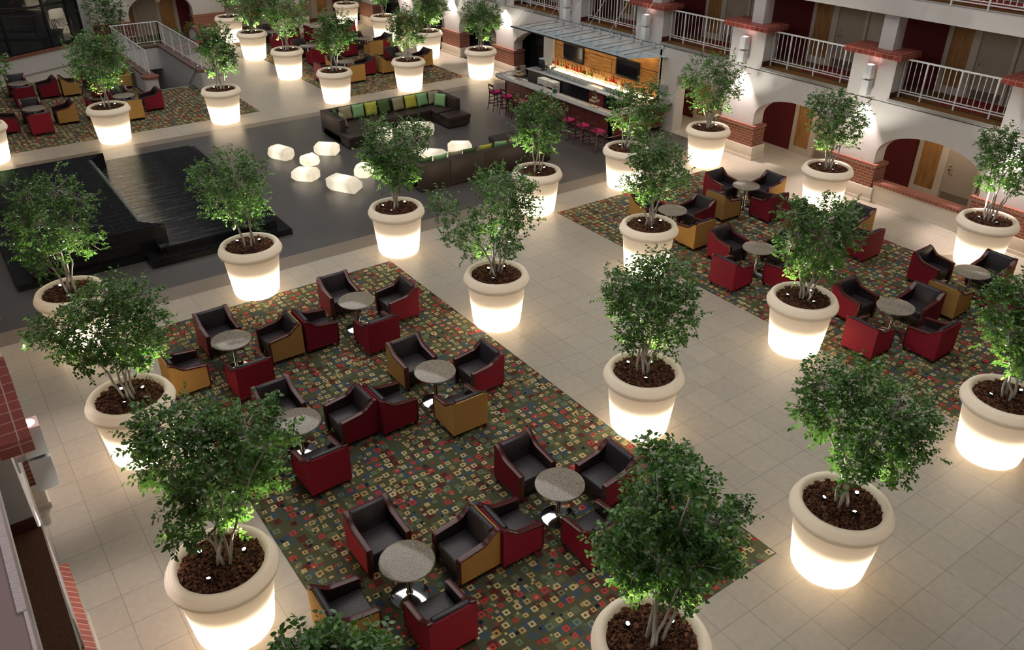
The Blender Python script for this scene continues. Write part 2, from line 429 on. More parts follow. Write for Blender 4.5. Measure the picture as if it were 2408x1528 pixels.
# ------------------------------------------------------------------ camera
cam = bpy.data.cameras.new('camera'); co = bpy.data.objects.new('camera', cam); COL.objects.link(co)
Rc = ((0.81240655, -0.58307603, 0.00423535), (-0.29494985, -0.41720113, -0.85962073), (0.50299124, 0.6971123, -0.51091512))
mw = Matrix(((Rc[0][0], -Rc[1][0], -Rc[2][0], 0), (Rc[0][1], -Rc[1][1], -Rc[2][1], 0), (Rc[0][2], -Rc[1][2], -Rc[2][2], 9.7), (0, 0, 0, 1)))
co.matrix_world = mw
cam.sensor_width = 36; cam.lens = 1938.93*36/2408; cam.clip_start = .05; cam.clip_end = 300
S.camera = co
# ------------------------------------------------------------------ floors
HX0, HX1, HY0, HY1 = 8.35, 10.15, 38.5, 43.4           # stair well opening
def rect_mesh(rects, z0, z1):
    m = MB()
    for x0, x1, y0, y1 in rects: m.box(x0, x1, y0, y1, z0, z1)
    return m
struct(rect_mesh([(-3.2, 25.3, -3, HY0-.05), (-3.2, 8.05, HY0-.05, 43.7), (10.45, 25.3, HY0-.05, 43.7), (-3.2, 25.3, 43.7, 52)], -.2, 0).build('floor', M['tile']))
struct(rect_mesh([(-.27, 22.85, 19.58, 31.03)], 0, .003).build('trim_1', M['dark_tile']))
struct(rect_mesh([(-.27, 22.85, 18.92, 19.58), (-.27, 22.85, 31.03, 31.55)], 0, .003).build('trim_2', M['tan_tile']))
def carpet(label, rects):
    o = rect_mesh(rects, 0, .006).build('carpet', M['carpet']); tag(o, label, 'carpet')
carpet('patterned green carpet with coloured squares under the front left seating', [(2.53, 8.85, 5.12, 17.78)])
carpet('patterned green carpet with coloured squares beside the arches of the right wall', [(14.47, 20.79, 1.0, 17.79)])
carpet('patterned green carpet behind the black fountain, around the stairwell', [(-.3, 8.05, 32.93, 38.44), (2.2, 8.04, 38.44, 43.1), (8.05, 11.1, 32.93, 38.44)])
carpet('patterned green carpet behind the far brown sofa', [(14.55, 20.95, 32.85, 46.4)])
# hall carpet strip along the far wall
struct(rect_mesh([(15.0, 22.8, 48.9, 50.0)], 0, .006).build('trim_3', M['hall_carpet']))

# ------------------------------------------------------------------ galleried walls (right, left)
PITCH = 4.67
def arch_poly(y0, y1, zs, rise, ztop, n=20):
    c = (y0+y1)/2; a = (y1-y0)/2
    return [(y0, ztop), (y0, zs)]+[(c-a*math.cos(PI*i/n), zs+rise*math.sin(PI*i/n)) for i in range(1, n)]+[(y1, zs), (y1, ztop)]

trim_i = [4]
def next_trim():
    trim_i[0] += 1; return f'trim_{trim_i[0]}'
door_i = [0]

def door_set(X, s, y, z, k, dark=False):
    """hotel-room door seen past the arches: leaf, frame, slatted side panel"""
    door_i[0] += 1
    d = bpy.data.objects.new(f'door_{door_i[0]}', None); COL.objects.link(d); struct(d); d.location = (0, 0, 0)
    f = lambda a: X-s*a        # a = how far it stands out of the wall
    def bx(name, mat, a0, a1, y0, y1, z0, z1): return MB().box(f(a0), f(a1), y0, y1, z+z0, z+z1).build(name, mat, d)
    bx('door_leaf', M['door'], 0, .03, y-2.93, y-1.95, .01, 2.05)
    m = MB()
    for a, b in ((y-3.03, y-2.93), (y-1.95, y-1.83)): m.box(f(0), f(.07), a, b, z, z+2.15)
    m.box(f(0), f(.07), y-2.93, y-1.95, z+2.05, z+2.15); m.build('door_frame', M['frame'], d)
    bx('slat_panel', M['slats'], .02, .05, y-1.73, y-1.11, .22, 2.0)
    m = MB()
    for a, b in ((y-1.83, y-1.73), (y-1.11, y-.97)): m.box(f(0), f(.07), a, b, z, z+2.15)
    m.box(f(0), f(.07), y-1.73, y-1.11, z, z+.22); m.box(f(0), f(.07), y-1.73, y-1.11, z+2.0, z+2.15); m.build('panel_frame', M['frame'], d)
    bx('kick_plate', M['kick'], .03, .038, y-2.88, y-2.0, .04, .28)
    h = MB().box(f(.03), f(.09), y-2.10, y-2.07, z+.98, z+1.01).box(f(.07), f(.09), y-2.2, y-2.07, z+.98, z+1.01).cbox((f(.035), y-2.085, z+1.14), (.03, .06, .06))
    h.build('door_handle', M['brushed'], d)
    return d

def railing(X, y0, y1, z, label, group, along='y', bars=None, fixed=None):
    """white tube railing: top rail, bottom rail, posts and balusters"""
    t = thing('balcony_railing', label, 'railing', (0, 0, 0), 0, group)
    P = (lambda y, zz: (X, y, zz)) if along == 'y' else (lambda y, zz: (y, X, zz))
    def br(name, ya, yb, z0, z1, w):
        m = MB()
        if along == 'y': m.box(X-w, X+w, ya, yb, z0, z1)
        else: m.box(ya, yb, X-w, X+w, z0, z1)
        return m.build(name, M['white_metal'], t)
    br('top_rail', y0, y1, z+1.06, z+1.10, .028)
    br('bottom_rail', y0, y1, z+.13, z+.16, .015)
    br('bottom_rail', y0, y1, z+.20, z+.225, .012)
    n = bars or int((y1-y0)/.165)
    me = None
    for i in range(n+1):
        y = y0+.02+(y1-y0-.04)*i/n
        post = i in (0, n) or i % 6 == 3
        if post: br('post', y-.02, y+.02, z, z+1.06, .02)
        else:
            if me is None:
                o = br('baluster', -.009, .009, z+.22, z+1.06, .009); me = o.data
            else:
                o = bpy.data.objects.new('baluster', me); COL.objects.link(o); o.parent = t
            o.location = (0, y, 0) if along == 'y' else (y, 0, 0)
    return t

def sconce(X, s, y, label, down=True):
    """square up-and-down wall light; s = direction into the hall"""
    t = thing('wall_sconce', label, 'wall lamp', (X, y, 3.6), 0, 'up and down wall lights on the piers')
    cx = s*.23
    MB().box(cx-.115, cx+.115, -.115, .115, .03, .42).build('upper_box', M['white_metal'], t, bevel=.006)
    MB().box(cx-.115, cx+.115, -.115, .115, -.45, -.02).build('lower_box', M['white_metal'], t, bevel=.006)
    MB().cyl(cx, 0, -.02, .03, .085, 20).build('joint', M['clear_glass'], t)
    MB().box(0, cx-s*.02, -.03, .03, -.025, .035).box(0, s*.02, -.07, .07, -.14, .14).build('bracket', M['white_metal'], t)
    MB().lathe([(.085, .4215), (.07, .426), (0, .426)], 24, (cx, 0, 0)).build('lens', M['sconce_lens'], t)
    light('sconce_up', 'SPOT', (cx, 0, .46), 40, (1, .84, .80), t, rot=(PI, 0, 0), spot_size=math.radians(110), spot_blend=.5, shadow_soft_size=.06)
    if down: light('sconce_down', 'SPOT', (cx, 0, -.48), 520 if s < 0 else 190, (1, .83, .78), t, rot=(0, 0, 0), spot_size=math.radians(72), spot_blend=.55, shadow_soft_size=.05)
    return t

def gallery(side, X0, s, bays, piers, y_end0, y_end1, rails, floor3, top_rails=()):
    """X0 wall face; s=+1 when the hall lies towards -X of the wall (right wall): depth goes +s"""
    D = lambda d: X0+s*d
    w = MB()
    T = .5
    # ground storey
    for k in piers:
        y = 13.8+PITCH*k
        if not (side == 'right' and k in (2, 3)): w.box(D(0), D(T), y-.7, y+.7, 0, 3.02)
    for k, kind in bays.items():               # bay between pier k and k+1
        y0 = 13.8+PITCH*k+.7; y1 = y0+PITCH-1.4
        if kind in ('arch', 'low', 'dark'):
            w.prism(arch_poly(y0, y1, 1.48, .79, 3.02), 'x', D(0), D(T))
        elif kind == 'door':
            w.box(D(0), D(T), y0, y1, 2.11, 3.02); w.box(D(0), D(T), 21.47, y1, 0, 2.11)
        elif kind == 'bar':
            pass
        elif kind == 'solid':
            w.box(D(0), D(T), y0, y1, 0, 3.02)
    w.box(D(0), D(2.3), y_end0, y_end1, 3.0, 3.10)              # second floor slab
    for k in piers:                                            # stumps and columns on the second floor
        y = 13.8+PITCH*k
        w.box(D(0), D(.62), y-.7, y+.7, 3.10, 4.26)
        w.box(D(.12), D(.55), y-.40, y+.06, 4.42, 5.38)
    w.box(D(0 if side == 'right' else .05), D(.45), y_end0, y_end1, 5.38, 5.82)             # beam of the third floor
    w.box(D(.45), D(2.3), y_end0, y_end1, 5.72, 5.82)
    struct(w.build(f'wall_{side}', M['wall']))
    if side == 'left':
        b = MB(); b.box(D(1.95), D(2.1), y_end0, y_end1, 0, 5.7); struct(b.build('wall_left_gallery', M['wall_warm']))
    else:
        b = MB(); b.box(D(1.95), D(2.1), y_end0, y_end1, 0, 8.4); struct(b.build('wall_right_gallery', M['wall_warm']))
    # plum wall panels and doors
    if side == 'right':
        for k in range(-2, 8):
            y = 13.8+PITCH*k
            for z in ((0, 3.14, 5.86) if k < 3 else (0, 3.14)):
                if z == 0 and k >= 3: continue
                p = MB().box(D(1.93), D(1.96), y-.95, y+.72, z, z+2.3).build(next_trim(), M['plum']); struct(p)
                door_set(D(1.95), s, y, z, k)
    # second floor finishes
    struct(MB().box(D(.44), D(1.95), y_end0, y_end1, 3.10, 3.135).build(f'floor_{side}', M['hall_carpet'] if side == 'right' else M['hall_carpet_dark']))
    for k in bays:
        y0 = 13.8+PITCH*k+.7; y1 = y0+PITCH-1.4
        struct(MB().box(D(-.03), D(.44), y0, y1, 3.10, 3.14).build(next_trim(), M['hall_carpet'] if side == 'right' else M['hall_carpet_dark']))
        struct(MB().box(D(-.045), D(-.03), y0-.02, y1+.02, 3.07, 3.145).build(next_trim(), M['trim_metal']))
        for yy, o in ((y0, .015), (y1, -.015)):
            struct(MB().box(D(.0), D(.62), yy, yy+o, 3.14, 3.30).build(f'baseboard_{side}', M['dark_base']))
    # piers: stone base, brick course, brick cap
    for k in piers:
        y = 13.8+PITCH*k
        if not (side == 'right' and k in (2, 3)):
            o = struct(MB().box(D(-.10), D(T+.05), y-.92, y+.92, 0, .45).build(next_trim(), M['base'], bevel=.008))
            MB().box(D(-.07), D(T+.03), y-.83, y+.83, .45, 1.08).build('brick_course', M['brick'], o)
            MB().box(D(-.11), D(T+.05), y-.87, y+.87, 1.08, 1.17).build('brick_sill', M['brick_cap'], o)
            MB().box(D(-.13), D(T+.05), y-.945, y+.945, 0, .10).build('skirting', M['base'], o)
        o = struct(MB().box(D(-.24), D(.80), y-.92, y+.92, 4.26, 4.42).build(next_trim(), M['brick_tile']))
        MB().box(D(-.24), D(.80), y-.92, y+.92, 4.42, 4.428).build('cap_top', M['brick_top'], o)
    for k, kind in bays.items():
        y0 = 13.8+PITCH*k+.7; y1 = y0+PITCH-1.4
        if kind == 'low':
            o = struct(MB().box(D(-.02), D(.30), y0+.22-.05, y1-.17, 0, .56).build(next_trim(), M['base']))
            MB().box(D(-.06), D(.36), y0+.17, y1-.17, .56, .66).build('brick_sill', M['brick_cap'], o)
            MB().box(D(-.04), D(-.02), y0+.17, y1-.17, 0, .10).build('skirting', M['base'], o)

def corridor_lamp(x, y, z, power, label):
    t = thing('ceiling_lamp', label, 'lamp', (x, y, z), 0, 'flush corridor ceiling lamps')
    MB().lathe([(0, -.03), (.13, -.03), (.15, 0)], 24).build('diffuser', M['corridor_lens'], t)
    light('corridor_light', 'AREA', (0, 0, -.05), power, (1, .82, .62), t, rot=(0, 0, 0), shape='DISK', size=.3)
M['corridor_lens'] = emit('lit_corridor_lens', (1, .85, .65, 1), 4)
RX, LX = 22.95, -.33
bays_r = {-3: 'low', -2: 'low', -1: 'low', 0: 'arch', 1: 'door', 2: 'bar', 3: 'none', 4: 'dark', 5: 'dark', 6: 'dark'}
gallery('right', RX, 1, bays_r, range(-2, 8), -3, 50.2, None, True)
bays_l = {k: 'arch' for k in range(-3, 7)}
gallery('left', LX, -1, bays_l, range(-1, 8), -3, 50.2, None, False)
# left third-floor edge right under the camera: stucco parapet strip and floor
struct(MB().box(-.362, -.415, 4.25, 20, 5.70, 5.862).box(-.362, -.385, -3, 4.25, 5.70, 5.858).build(next_trim(), M['stucco_pink'], bevel=.006))
struct(MB().box(-.38, -2.3, -3, 20, 5.80, 5.845).build('floor_left_upper', plain('mauve_gallery_floor', (.22, .145, .135, 1), .8)))

for k, tx in {-1: 'behind the low-walled arch', 0: 'behind the open arch', 1: 'behind the plain doorway'}.items():
    corridor_lamp(RX+1.2, 13.8+PITCH*(k+.5), 2.995, 28, f'round ceiling lamp in the corridor {tx}')
where_bay = {-1: 'nearest the right edge', 0: 'above the arch with an open floor', 1: 'above the plain doorway beside the bar', 2: 'above the glass canopy, right half', 3: 'above the glass canopy, left half'}
for k, txt in {-2: 'beyond the right edge', **where_bay, 4: 'left of the glass canopy', 5: 'above the far arches', 6: 'farthest along the wall'}.items():
    y0 = 13.8+PITCH*k+.7; y1 = y0+PITCH-1.4
    railing(RX+.40, y0+.02, y1-.02, 3.14, f'white second floor balcony railing, {txt}', 'second floor balcony railings')
for k, txt in {-1: 'at the top right corner', 0: 'left of the top right corner'}.items():
    y0 = 13.8+PITCH*k+.7; y1 = y0+PITCH-1.4
    railing(RX+.10, y0-.3, y1+.3, 5.84, f'white third floor railing above the beam {txt}', 'third floor railings')
struct(MB().box(RX+.45, RX+1.95, -3, 32, 5.82, 5.845).build('floor_right_upper', M['hall_carpet']))
rug_txt = {-1: 'behind the balcony nearest the right edge', 0: 'behind the balcony above the open arch', 1: 'behind the balcony beside the bar', 2: 'behind the balcony right of the bar lamp', 3: 'behind the balcony above the left of the canopy'}
for k, t in rug_txt.items():
    y = 13.8+PITCH*(k+1)
    tag(MB().box(RX+.65, RX+1.92, y-3.3, y-1.75, 3.135, 3.147).build('door_rug', M['rug']), f'maroon swirl rug before a door {t}', 'rug', 'maroon rugs before the room doors')
tag(MB().box(RX+.65, RX+1.92, 10.5, 12.05, 5.845, 5.857).build('door_rug', M['rug']), 'maroon swirl rug behind the third floor railing, top right', 'rug', 'maroon rugs before the room doors')

sc_txt = {-1: 'at the right edge of the photo', 0: 'on the pier right of the open arch', 1: 'on the pier between the open arch and the plain doorway', 2: 'on the pier at the right end of the canopy',
          3: 'above the left of the glass canopy', 4: 'on the pier left of the bar', 5: 'on the second pier left of the bar', 6: 'on the far right corner pier', }
for k, t in sc_txt.items():
    sconce(RX, -1, 13.8+PITCH*k-.05, f'white square up-and-down wall light {t}', k not in (2, 3))
for k, t in {-1: 'on the brick-capped pier at the left edge', 0: 'on the next pier behind the left edge'}.items():
    sconce(LX, 1, 13.8+PITCH*k+.0, f'white square up-and-down wall light {t}')

# bar bay: recessed wall with amber panelling, pillar, glazed arch beside it
w = MB()
w.box(RX, RX+.5, 22.34, 28.86, 2.62, 3.02)                      # above the panelling
w.box(RX+.10, RX+.5, 22.34, 28.86, 0, 2.62)
w.box(RX, RX+.5, 28.86, 29.53, 0, 3.02)                         # white pillar
w.prism([(29.53, 3.02), (29.53, 2.3), (30.1, 2.27), (30.6, 2.17), (31.1, 1.98), (31.5, 1.75), (31.8, 1.48), (31.8, 3.02)], 'x', RX, RX+.5)
struct(w.build('wall_right_bar', M['wall']))
pn = struct(MB().box(RX+.08, RX+.10, 22.36, 28.84, .9, 2.60).build('trim_bar_panelling', M['amber_wood']))
g = MB()
for z in (1.42, 1.98): g.box(RX+.074, RX+.081, 22.36, 28.84, z, z+.012)
for z0, z1, ys in ((.9, 1.42, (23.3, 25.0, 26.2, 27.6)), (1.42, 1.98, (24.9, 25.15, 26.85)), (1.98, 2.6, (24.4, 26.0, 27.2))):
    for y in ys: g.box(RX+.074, RX+.081, y, y+.012, z0, z1)
g.build('panel_joint', M['dark_base'], pn)
MB().box(RX+.0, RX+.09, 22.30, 22.38, .9, 2.62).build('panel_edge', M['slats'], pn)
# glazed screen in the arch left of the bar
wn = bpy.data.objects.new('window_1', None); COL.objects.link(wn); struct(wn)
m = MB()
for y in (29.6, 30.3, 31.25, 31.8): m.box(RX+.9, RX+.96, y-.035, y+.035, 0, 2.4)
m.box(RX+.9, RX+.96, 29.6, 31.8, .78, .84); m.box(RX+.9, RX+.96, 29.6, 31.8, 2.34, 2.4)
m.build('window_frame', M['black_metal'], wn)
MB().box(RX+.925, RX+.935, 29.6, 31.8, 0, 2.4).build('window_pane', M['window_glass'], wn)
struct(MB().box(RX+.05, RX+1.94, 28.0, 50, .0, .004).build('floor_arcade', M['dark_room']))
struct(MB().box(RX+1.86, RX+1.94, 33.0, 50, 0, 2.9).build('wall_arcade', plain('dark_brown_wall', (.035, .022, .016, 1), .6)))
for j, k in enumerate((4, 5, 6)):
    y0 = 13.8+PITCH*k+.7; y1 = y0+PITCH-1.4
    wn = bpy.data.objects.new(f'window_{2+j}', None); COL.objects.link(wn); struct(wn)
    m = MB()
    for y in (y0, (y0*2+y1)/3, (y0+2*y1)/3, y1): m.box(RX+.8, RX+.86, y-.03, y+.03, 0, 2.5)
    m.box(RX+.8, RX+.86, y0, y1, .9, .95)
    m.build('window_frame', M['black_metal'], wn)
    MB().box(RX+.825, RX+.835, y0, y1, 0, 2.5).build('window_pane', M['window_glass'], wn)

# ------------------------------------------------------------------ far wall
FY = 48.6
w = MB()
fp = [(8.2, 10.2), (13.5, 15.25), (18.5, 20.0)]
for a, b in fp: w.box(a, b, FY, FY+.5, 0, 5.6)
w.box(6.0, 8.2, FY, FY+.5, 0, 5.6)
for a, b in ((10.2, 13.5), (15.25, 18.5), (20.0, 22.95)):
    w.prism(arch_poly(a, b, 1.48, .95, 5.6), 'y', FY, FY+.5)
struct(w.build('wall_far', M['wall']))
struct(MB().box(7, 25.2, 50.1, 50.2, 0, 5.6).build('wall_far_corridor', M['wall_warm']))
for a, b in fp:
    o = struct(MB().box(a-.1, b+.1, FY-.1, FY+.5, 0, .45).build(next_trim(), M['base']))
    MB().box(a-.07, b+.07, FY-.07, FY+.5, .45, 1.08).build('brick_course', M['brick'], o)
    MB().box(a-.1, b+.1, FY-.11, FY+.5, 1.08, 1.17).build('brick_sill', M['brick_cap'], o)
def far_bit(x0, x1, z0, z1, mat, d=.03):
    struct(MB().box(x0, x1, 50.1-d, 50.1, z0, z1).build(next_trim(), mat))
for x0, x1, z0, z1, mm in ((10.0, 10.75, 0, 2.5, 'slats'), (10.95, 12.0, 0, 2.1, 'door'), (12.15, 12.9, 0, 2.6, 'slats'), (13.1, 14.6, 0, 2.6, 'plum'),
                           (15.4, 15.8, 0, 2.1, 'slats'), (16.0, 17.0, 0, 2.1, 'door'), (17.25, 17.8, .3, 2.0, 'slats'), (18.3, 19.5, 0, 2.6, 'plum'),
                           (19.9, 21.0, 0, 2.1, 'door'), (21.35, 22.0, .3, 2.0, 'slats'), (22.4, 23.8, 0, 2.6, 'plum')):
    far_bit(x0, x1, z0, z1, M[mm])
for x in (11.85, 16.85, 20.85):
    struct(MB().box(x-.14, x, 50.0, 50.04, .98, 1.01).box(x-.03, x, 50.03, 50.08, .98, 1.01).build(next_trim(), M['brushed']))
t = thing('hall_pendant', 'cream pointed pendant shade hanging inside the far left arch', 'lamp', (11.95, 49.3, 2.2))
MB().lathe([(.02, -.35), (.13, -.30), (.15, .0), (.17, .35), (0, .36)], 20).build('lamp_shade', M['lamp_shade'], t, smooth=True)
MB().cyl(0, 0, .36, 1.2, .01, 6).build('cord', M['black_metal'], t)
sp = light('far_wash', 'SPOT', (14.4, FY-.35, 3.6), 60, (1, .85, .78), None, rot=(0, 0, 0), spot_size=math.radians(80), spot_blend=.4, shadow_soft_size=.05)
sp2 = light('far_wash', 'SPOT', (9.2, FY-.3, 3.6), 90, (1, .85, .80), None, rot=(0, 0, 0), spot_size=math.radians(80), spot_blend=.4, shadow_soft_size=.05)
sp3 = light('far_wash', 'SPOT', (19.25, FY-.3, 3.6), 90, (1, .80, .76), None, rot=(0, 0, 0), spot_size=math.radians(80), spot_blend=.4, shadow_soft_size=.05)

# ------------------------------------------------------------------ slanted glazed wall, upper left
ang = math.atan2(.469, .883)
gw = bpy.data.objects.new('window_5', None); COL.objects.link(gw); struct(gw); gw.location = (3.14, 43.75, 0); gw.rotation_euler = (0, 0, ang)
sl = struct(MB().box(-5, 4.95, 0, .25, 0, .86).build('wall_slanted', M['wall'])); sl.location = gw.location; sl.rotation_euler = gw.rotation_euler
MB().box(-5, 4.95, -.05, .30, .86, .97).build('brick_sill', M['brick_cap'], sl)
MB().box(-5, 4.95, -.012, 0, 0, .09).build('skirting', M['trim_metal'], sl)
struct(MB().box(4.95, 5.45, .0, .3, 0, 5.6).build('wall_slanted_end', M['wall'])).matrix_world = Matrix.Translation((3.14, 43.75, 0)) @ Matrix.Rotation(ang, 4, 'Z')
m = MB()
for u in (-4, -1.4, .98, 3.12, 4.30, 4.92): m.box(u-.05, u+.05, .05, .15, .97, 5.6)
m.box(-5, 4.95, .05, .15, 2.80, 2.88); m.box(-5, 4.95, .05, .15, .97, 1.03)
m.build('window_frame', M['black_metal'], gw)
MB().box(-5, 4.95, .095, .105, .97, 5.6).build('window_pane', M['window_glass'], gw)
rm = MB(); rm.box(-5, 6.4, .3, 5.5, .55, .6); struct(rm.build('floor_lounge', M['dark_room'])).matrix_world = Matrix.Translation((3.14, 43.75, 0)) @ Matrix.Rotation(ang, 4, 'Z')
rm = MB(); rm.box(-5, 6.4, 5.4, 5.5, .6, 5.6).box(-5, 6.4, .3, 5.5, 5.55, 5.6); struct(rm.build('wall_lounge', plain('dark_lounge_wall', (.02, .018, .018, 1), .8))).matrix_world = Matrix.Translation((3.14, 43.75, 0)) @ Matrix.Rotation(ang, 4, 'Z')
def lounge_pier(u, v, w, d):
    o = struct(MB().box(u, u+w, v, v+d, .6, 5.5).build('wall_lounge_pier', M['white_wall2'])); o.matrix_world = Matrix.Translation((3.14, 43.75, 0)) @ Matrix.Rotation(ang, 4, 'Z')
lounge_pier(3.55, .9, .55, .5); lounge_pier(.0, .5, .75, .4); lounge_pier(4.75, .5, .4, .4)
st = struct(MB().box(.15, .95, .25, .55, .97, 1.12).build(next_trim(), M['brick'])); st.matrix_world = Matrix.Translation((3.14, 43.75, 0)) @ Matrix.Rotation(ang, 4, 'Z')
p = Matrix.Translation((3.14, 43.75, 0)) @ Matrix.Rotation(ang, 4, 'Z') @ Vector((3.75, .55, 2.25))
t = thing('fringed_lamp', 'wide cream fringed lampshade behind the dark upper left window', 'lamp', p)
MB().lathe([(.0, .38), (.55, .36), (.60, .30), (.62, -.05)], 36).build('lamp_shade', M['lamp_shade'], t, smooth=True)
m = MB()
for i in range(56):
    a = 2*PI*i/56; m.box(.61*math.cos(a)-.014, .61*math.cos(a)+.014, .61*math.sin(a)-.014, .61*math.sin(a)+.014, -.42+.06*math.sin(i*2.3), -.05)
m.build('fringe', M['lamp_shade'], t)
MB().cyl(0, 0, .38, 3.2, .012, 6).build('cord', M['black_metal'], t)

# ------------------------------------------------------------------ stairwell
w = MB()
w.box(10.14, 10.45, 38.44, 43.7, -3.2, .80); w.box(10.14, 10.45, 37.2, 38.44, .007, .80); w.box(8.36, 10.14, 43.39, 43.7, -.2, .80); w.box(8.05, 8.36, 38.44, 43.7, -3.2, .80); w.box(8.05, 8.36, 37.5, 38.44, .007, .80)
w.box(7.9, 10.6, 45.4, 45.5, -3.2, -.2); w.box(8.05, 8.36, 43.7, 45.4, -3.2, -.2); w.box(10.14, 10.45, 43.7, 45.4, -3.2, -.2)
struct(w.build('wall_stairwell', M['wall']))
c = MB(); c.box(10.08, 10.52, 37.2, 43.77, .86, .93); c.box(7.98, 10.08, 43.33, 43.77, .86, .93); c.box(7.98, 8.42, 37.5, 43.33, .86, .93)
struct(c.build(next_trim(), M['coping']))
c = MB(); c.box(10.12, 10.48, 37.2, 43.74, .80, .86); c.box(8.02, 10.12, 43.37, 43.74, .80, .86); c.box(8.02, 8.38, 37.5, 43.37, .80, .86)
struct(c.build(next_trim(), M['brick_cap']))
c = MB(); c.lathe([(.0, 0), (.33, 0), (.33, .80)], 28, (10.45, 37.0, 0)); struct(c.build('wall_stair_end', M['wall'], smooth=True))
nw = MB(); nw.lathe([(.26, .008), (.30, .05), (.30, .88)], 24, (8.12, 37.25, 0), True); o = struct(nw.build('wall_stair_newel', M['wall'], smooth=True))
MB().lathe([(.31, .88), (.36, .89), (.36, .97), (.34, .98), (0, .98)], 12, (8.12, 37.25, 0)).build('brick_sill', M['brick_cap'], o)
stp = MB()
for i in range(15):
    stp.box(8.36, 10.14, 38.6+.33*i, 38.6+.33*(i+1), -3.2, -.17*(i+1))
struct(stp.build('floor_stairs', plain('grey_green_stair', (.14, .16, .15, 1), .7)))
struct(MB().box(8.35, 10.15, 38.44, 38.6, -.2, .008).build(next_trim(), plain('grey_nosing', (.18, .22, .22, 1), .5)))
# stair railings on the coping and the handrail inside
t = thing('stair_railing', 'white railing around three sides of the stairwell, upper left', 'railing', (0, 0, 0))
def seg(p0, p1, nbar):
    p0 = Vector(p0); p1 = Vector(p1); d = (p1-p0).normalized()
    for z, r, nm in ((1.95, .026, 'top_rail'), (1.06, .016, 'bottom_rail')):
        MB().tube([p0+Vector((0, 0, z)), p1+Vector((0, 0, z))], r, 8).build(nm, M['white_metal'], t, smooth=True)
    L = (p1-p0).length
    for i in range(nbar+1):
        q = p0+d*(L*i/nbar)
        if i in (0, nbar) or i % 8 == 4: MB().box(q.x-.02, q.x+.02, q.y-.02, q.y+.02, .93, 1.95).build('post', M['white_metal'], t)
        else: MB().box(q.x-.009, q.x+.009, q.y-.009, q.y+.009, 1.06, 1.95).build('baluster', M['white_metal'], t)
seg((8.18, 37.45, 0), (8.18, 43.5, 0), 36); seg((8.18, 43.5, 0), (10.32, 43.5, 0), 14); seg((10.32, 43.5, 0), (10.32, 37.3, 0), 36)
t = thing('handrail', 'grey handrail sloping down the inner wall of the stairwell', 'handrail', (0, 0, 0))
MB().tube([(10.08, 37.0+.05, 1.15), (10.08, 39.1, -.13), (10.08, 41.5, -1.5)], .022, 8).build('rail', M['brushed'], t, smooth=True)
for y, z in ((37.6, .80), (40.2, -.77)):
    MB().tube([(10.08, y, z), (10.16, y, z-.06)], .012, 6).build('bracket', M['brushed'], t)

# planting bed behind the stairwell
w = MB()
pts = [(8.0, 44.3), (9.5, 44.2), (11.0, 44.3), (12.3, 44.8), (13.2, 45.6), (13.6, 46.6), (13.7, 48.4)]
for i in range(len(pts)-1):
    (x0, y0), (x1, y1) = pts[i], pts[i+1]
    d = Vector((x1-x0, y1-y0, 0)).normalized(); n = Vector((-d.y, d.x, 0))*.25
    w.add([(x0, y0, 0), (x1, y1, 0), (x1+n.x, y1+n.y, 0), (x0+n.x, y0+n.y, 0), (x0, y0, .5), (x1, y1, .5), (x1+n.x, y1+n.y, .5), (x0+n.x, y0+n.y, .5)],
          [(0, 3, 2, 1), (4, 5, 6, 7), (0, 1, 5, 4), (1, 2, 6, 5), (2, 3, 7, 6), (3, 0, 4, 7)])
struct(w.build(next_trim(), M['brick_cap']))
struct(MB().prism(pts+[(8.0, 48.4)], 'z', .0, .42).build(next_trim(), M['soil']))
aw = MB(); aw.prism([(-.45, 0), (-.45, .15)]+[(-.45*math.cos(PI*i/10), .15+.45*math.sin(PI*i/10)) for i in range(1, 10)]+[(.45, .15), (.45, 0)], 'x', -.12, .12)
o = struct(aw.build('trim_curved_wall', M['wall'])); o.location = (12.7, 45.9, .42); o.rotation_euler = (0, 0, .25)
aw = MB(); n = 12
for i in range(n):
    a0, a1 = PI*i/n, PI*(i+1)/n
    P = lambda a, r, x: (x, -r*math.cos(a), .15+r*math.sin(a))
    aw.add([P(a0, .45, -.16), P(a1, .45, -.16), P(a1, .45, .16), P(a0, .45, .16), P(a0, .54, -.16), P(a1, .54, -.16), P(a1, .54, .16), P(a0, .54, .16)],
           [(0, 3, 2, 1), (4, 5, 6, 7), (0, 1, 5, 4), (1, 2, 6, 5), (2, 3, 7, 6), (3, 0, 4, 7)])
aw.build('brick_coping', M['brick_cap'], o)
def rock(x, y, z, s, label):
    bm = bmesh.new(); bmesh.ops.create_icosphere(bm, subdivisions=2, radius=s)
    for v in bm.verts: v.co *= rnd.uniform(.8, 1.15); v.co.z *= .7
    me = bpy.data.meshes.new('rock'); bm.to_mesh(me); bm.free(); me.materials.append(M['rock'])
    o = bpy.data.objects.new('rock', me); COL.objects.link(o); o.location = (x, y, z); tag(o, label, 'rock', 'brown boulders in the planting bed')
for x, y, s in ((12.2, 45.05, .16), (13.05, 46.55, .15), (9.05, 44.75, .24), (8.9, 46.1, .22)):
    rock(x, y, .42+s*.5, s, 'brown boulder lying in the planting bed behind the stairwell')
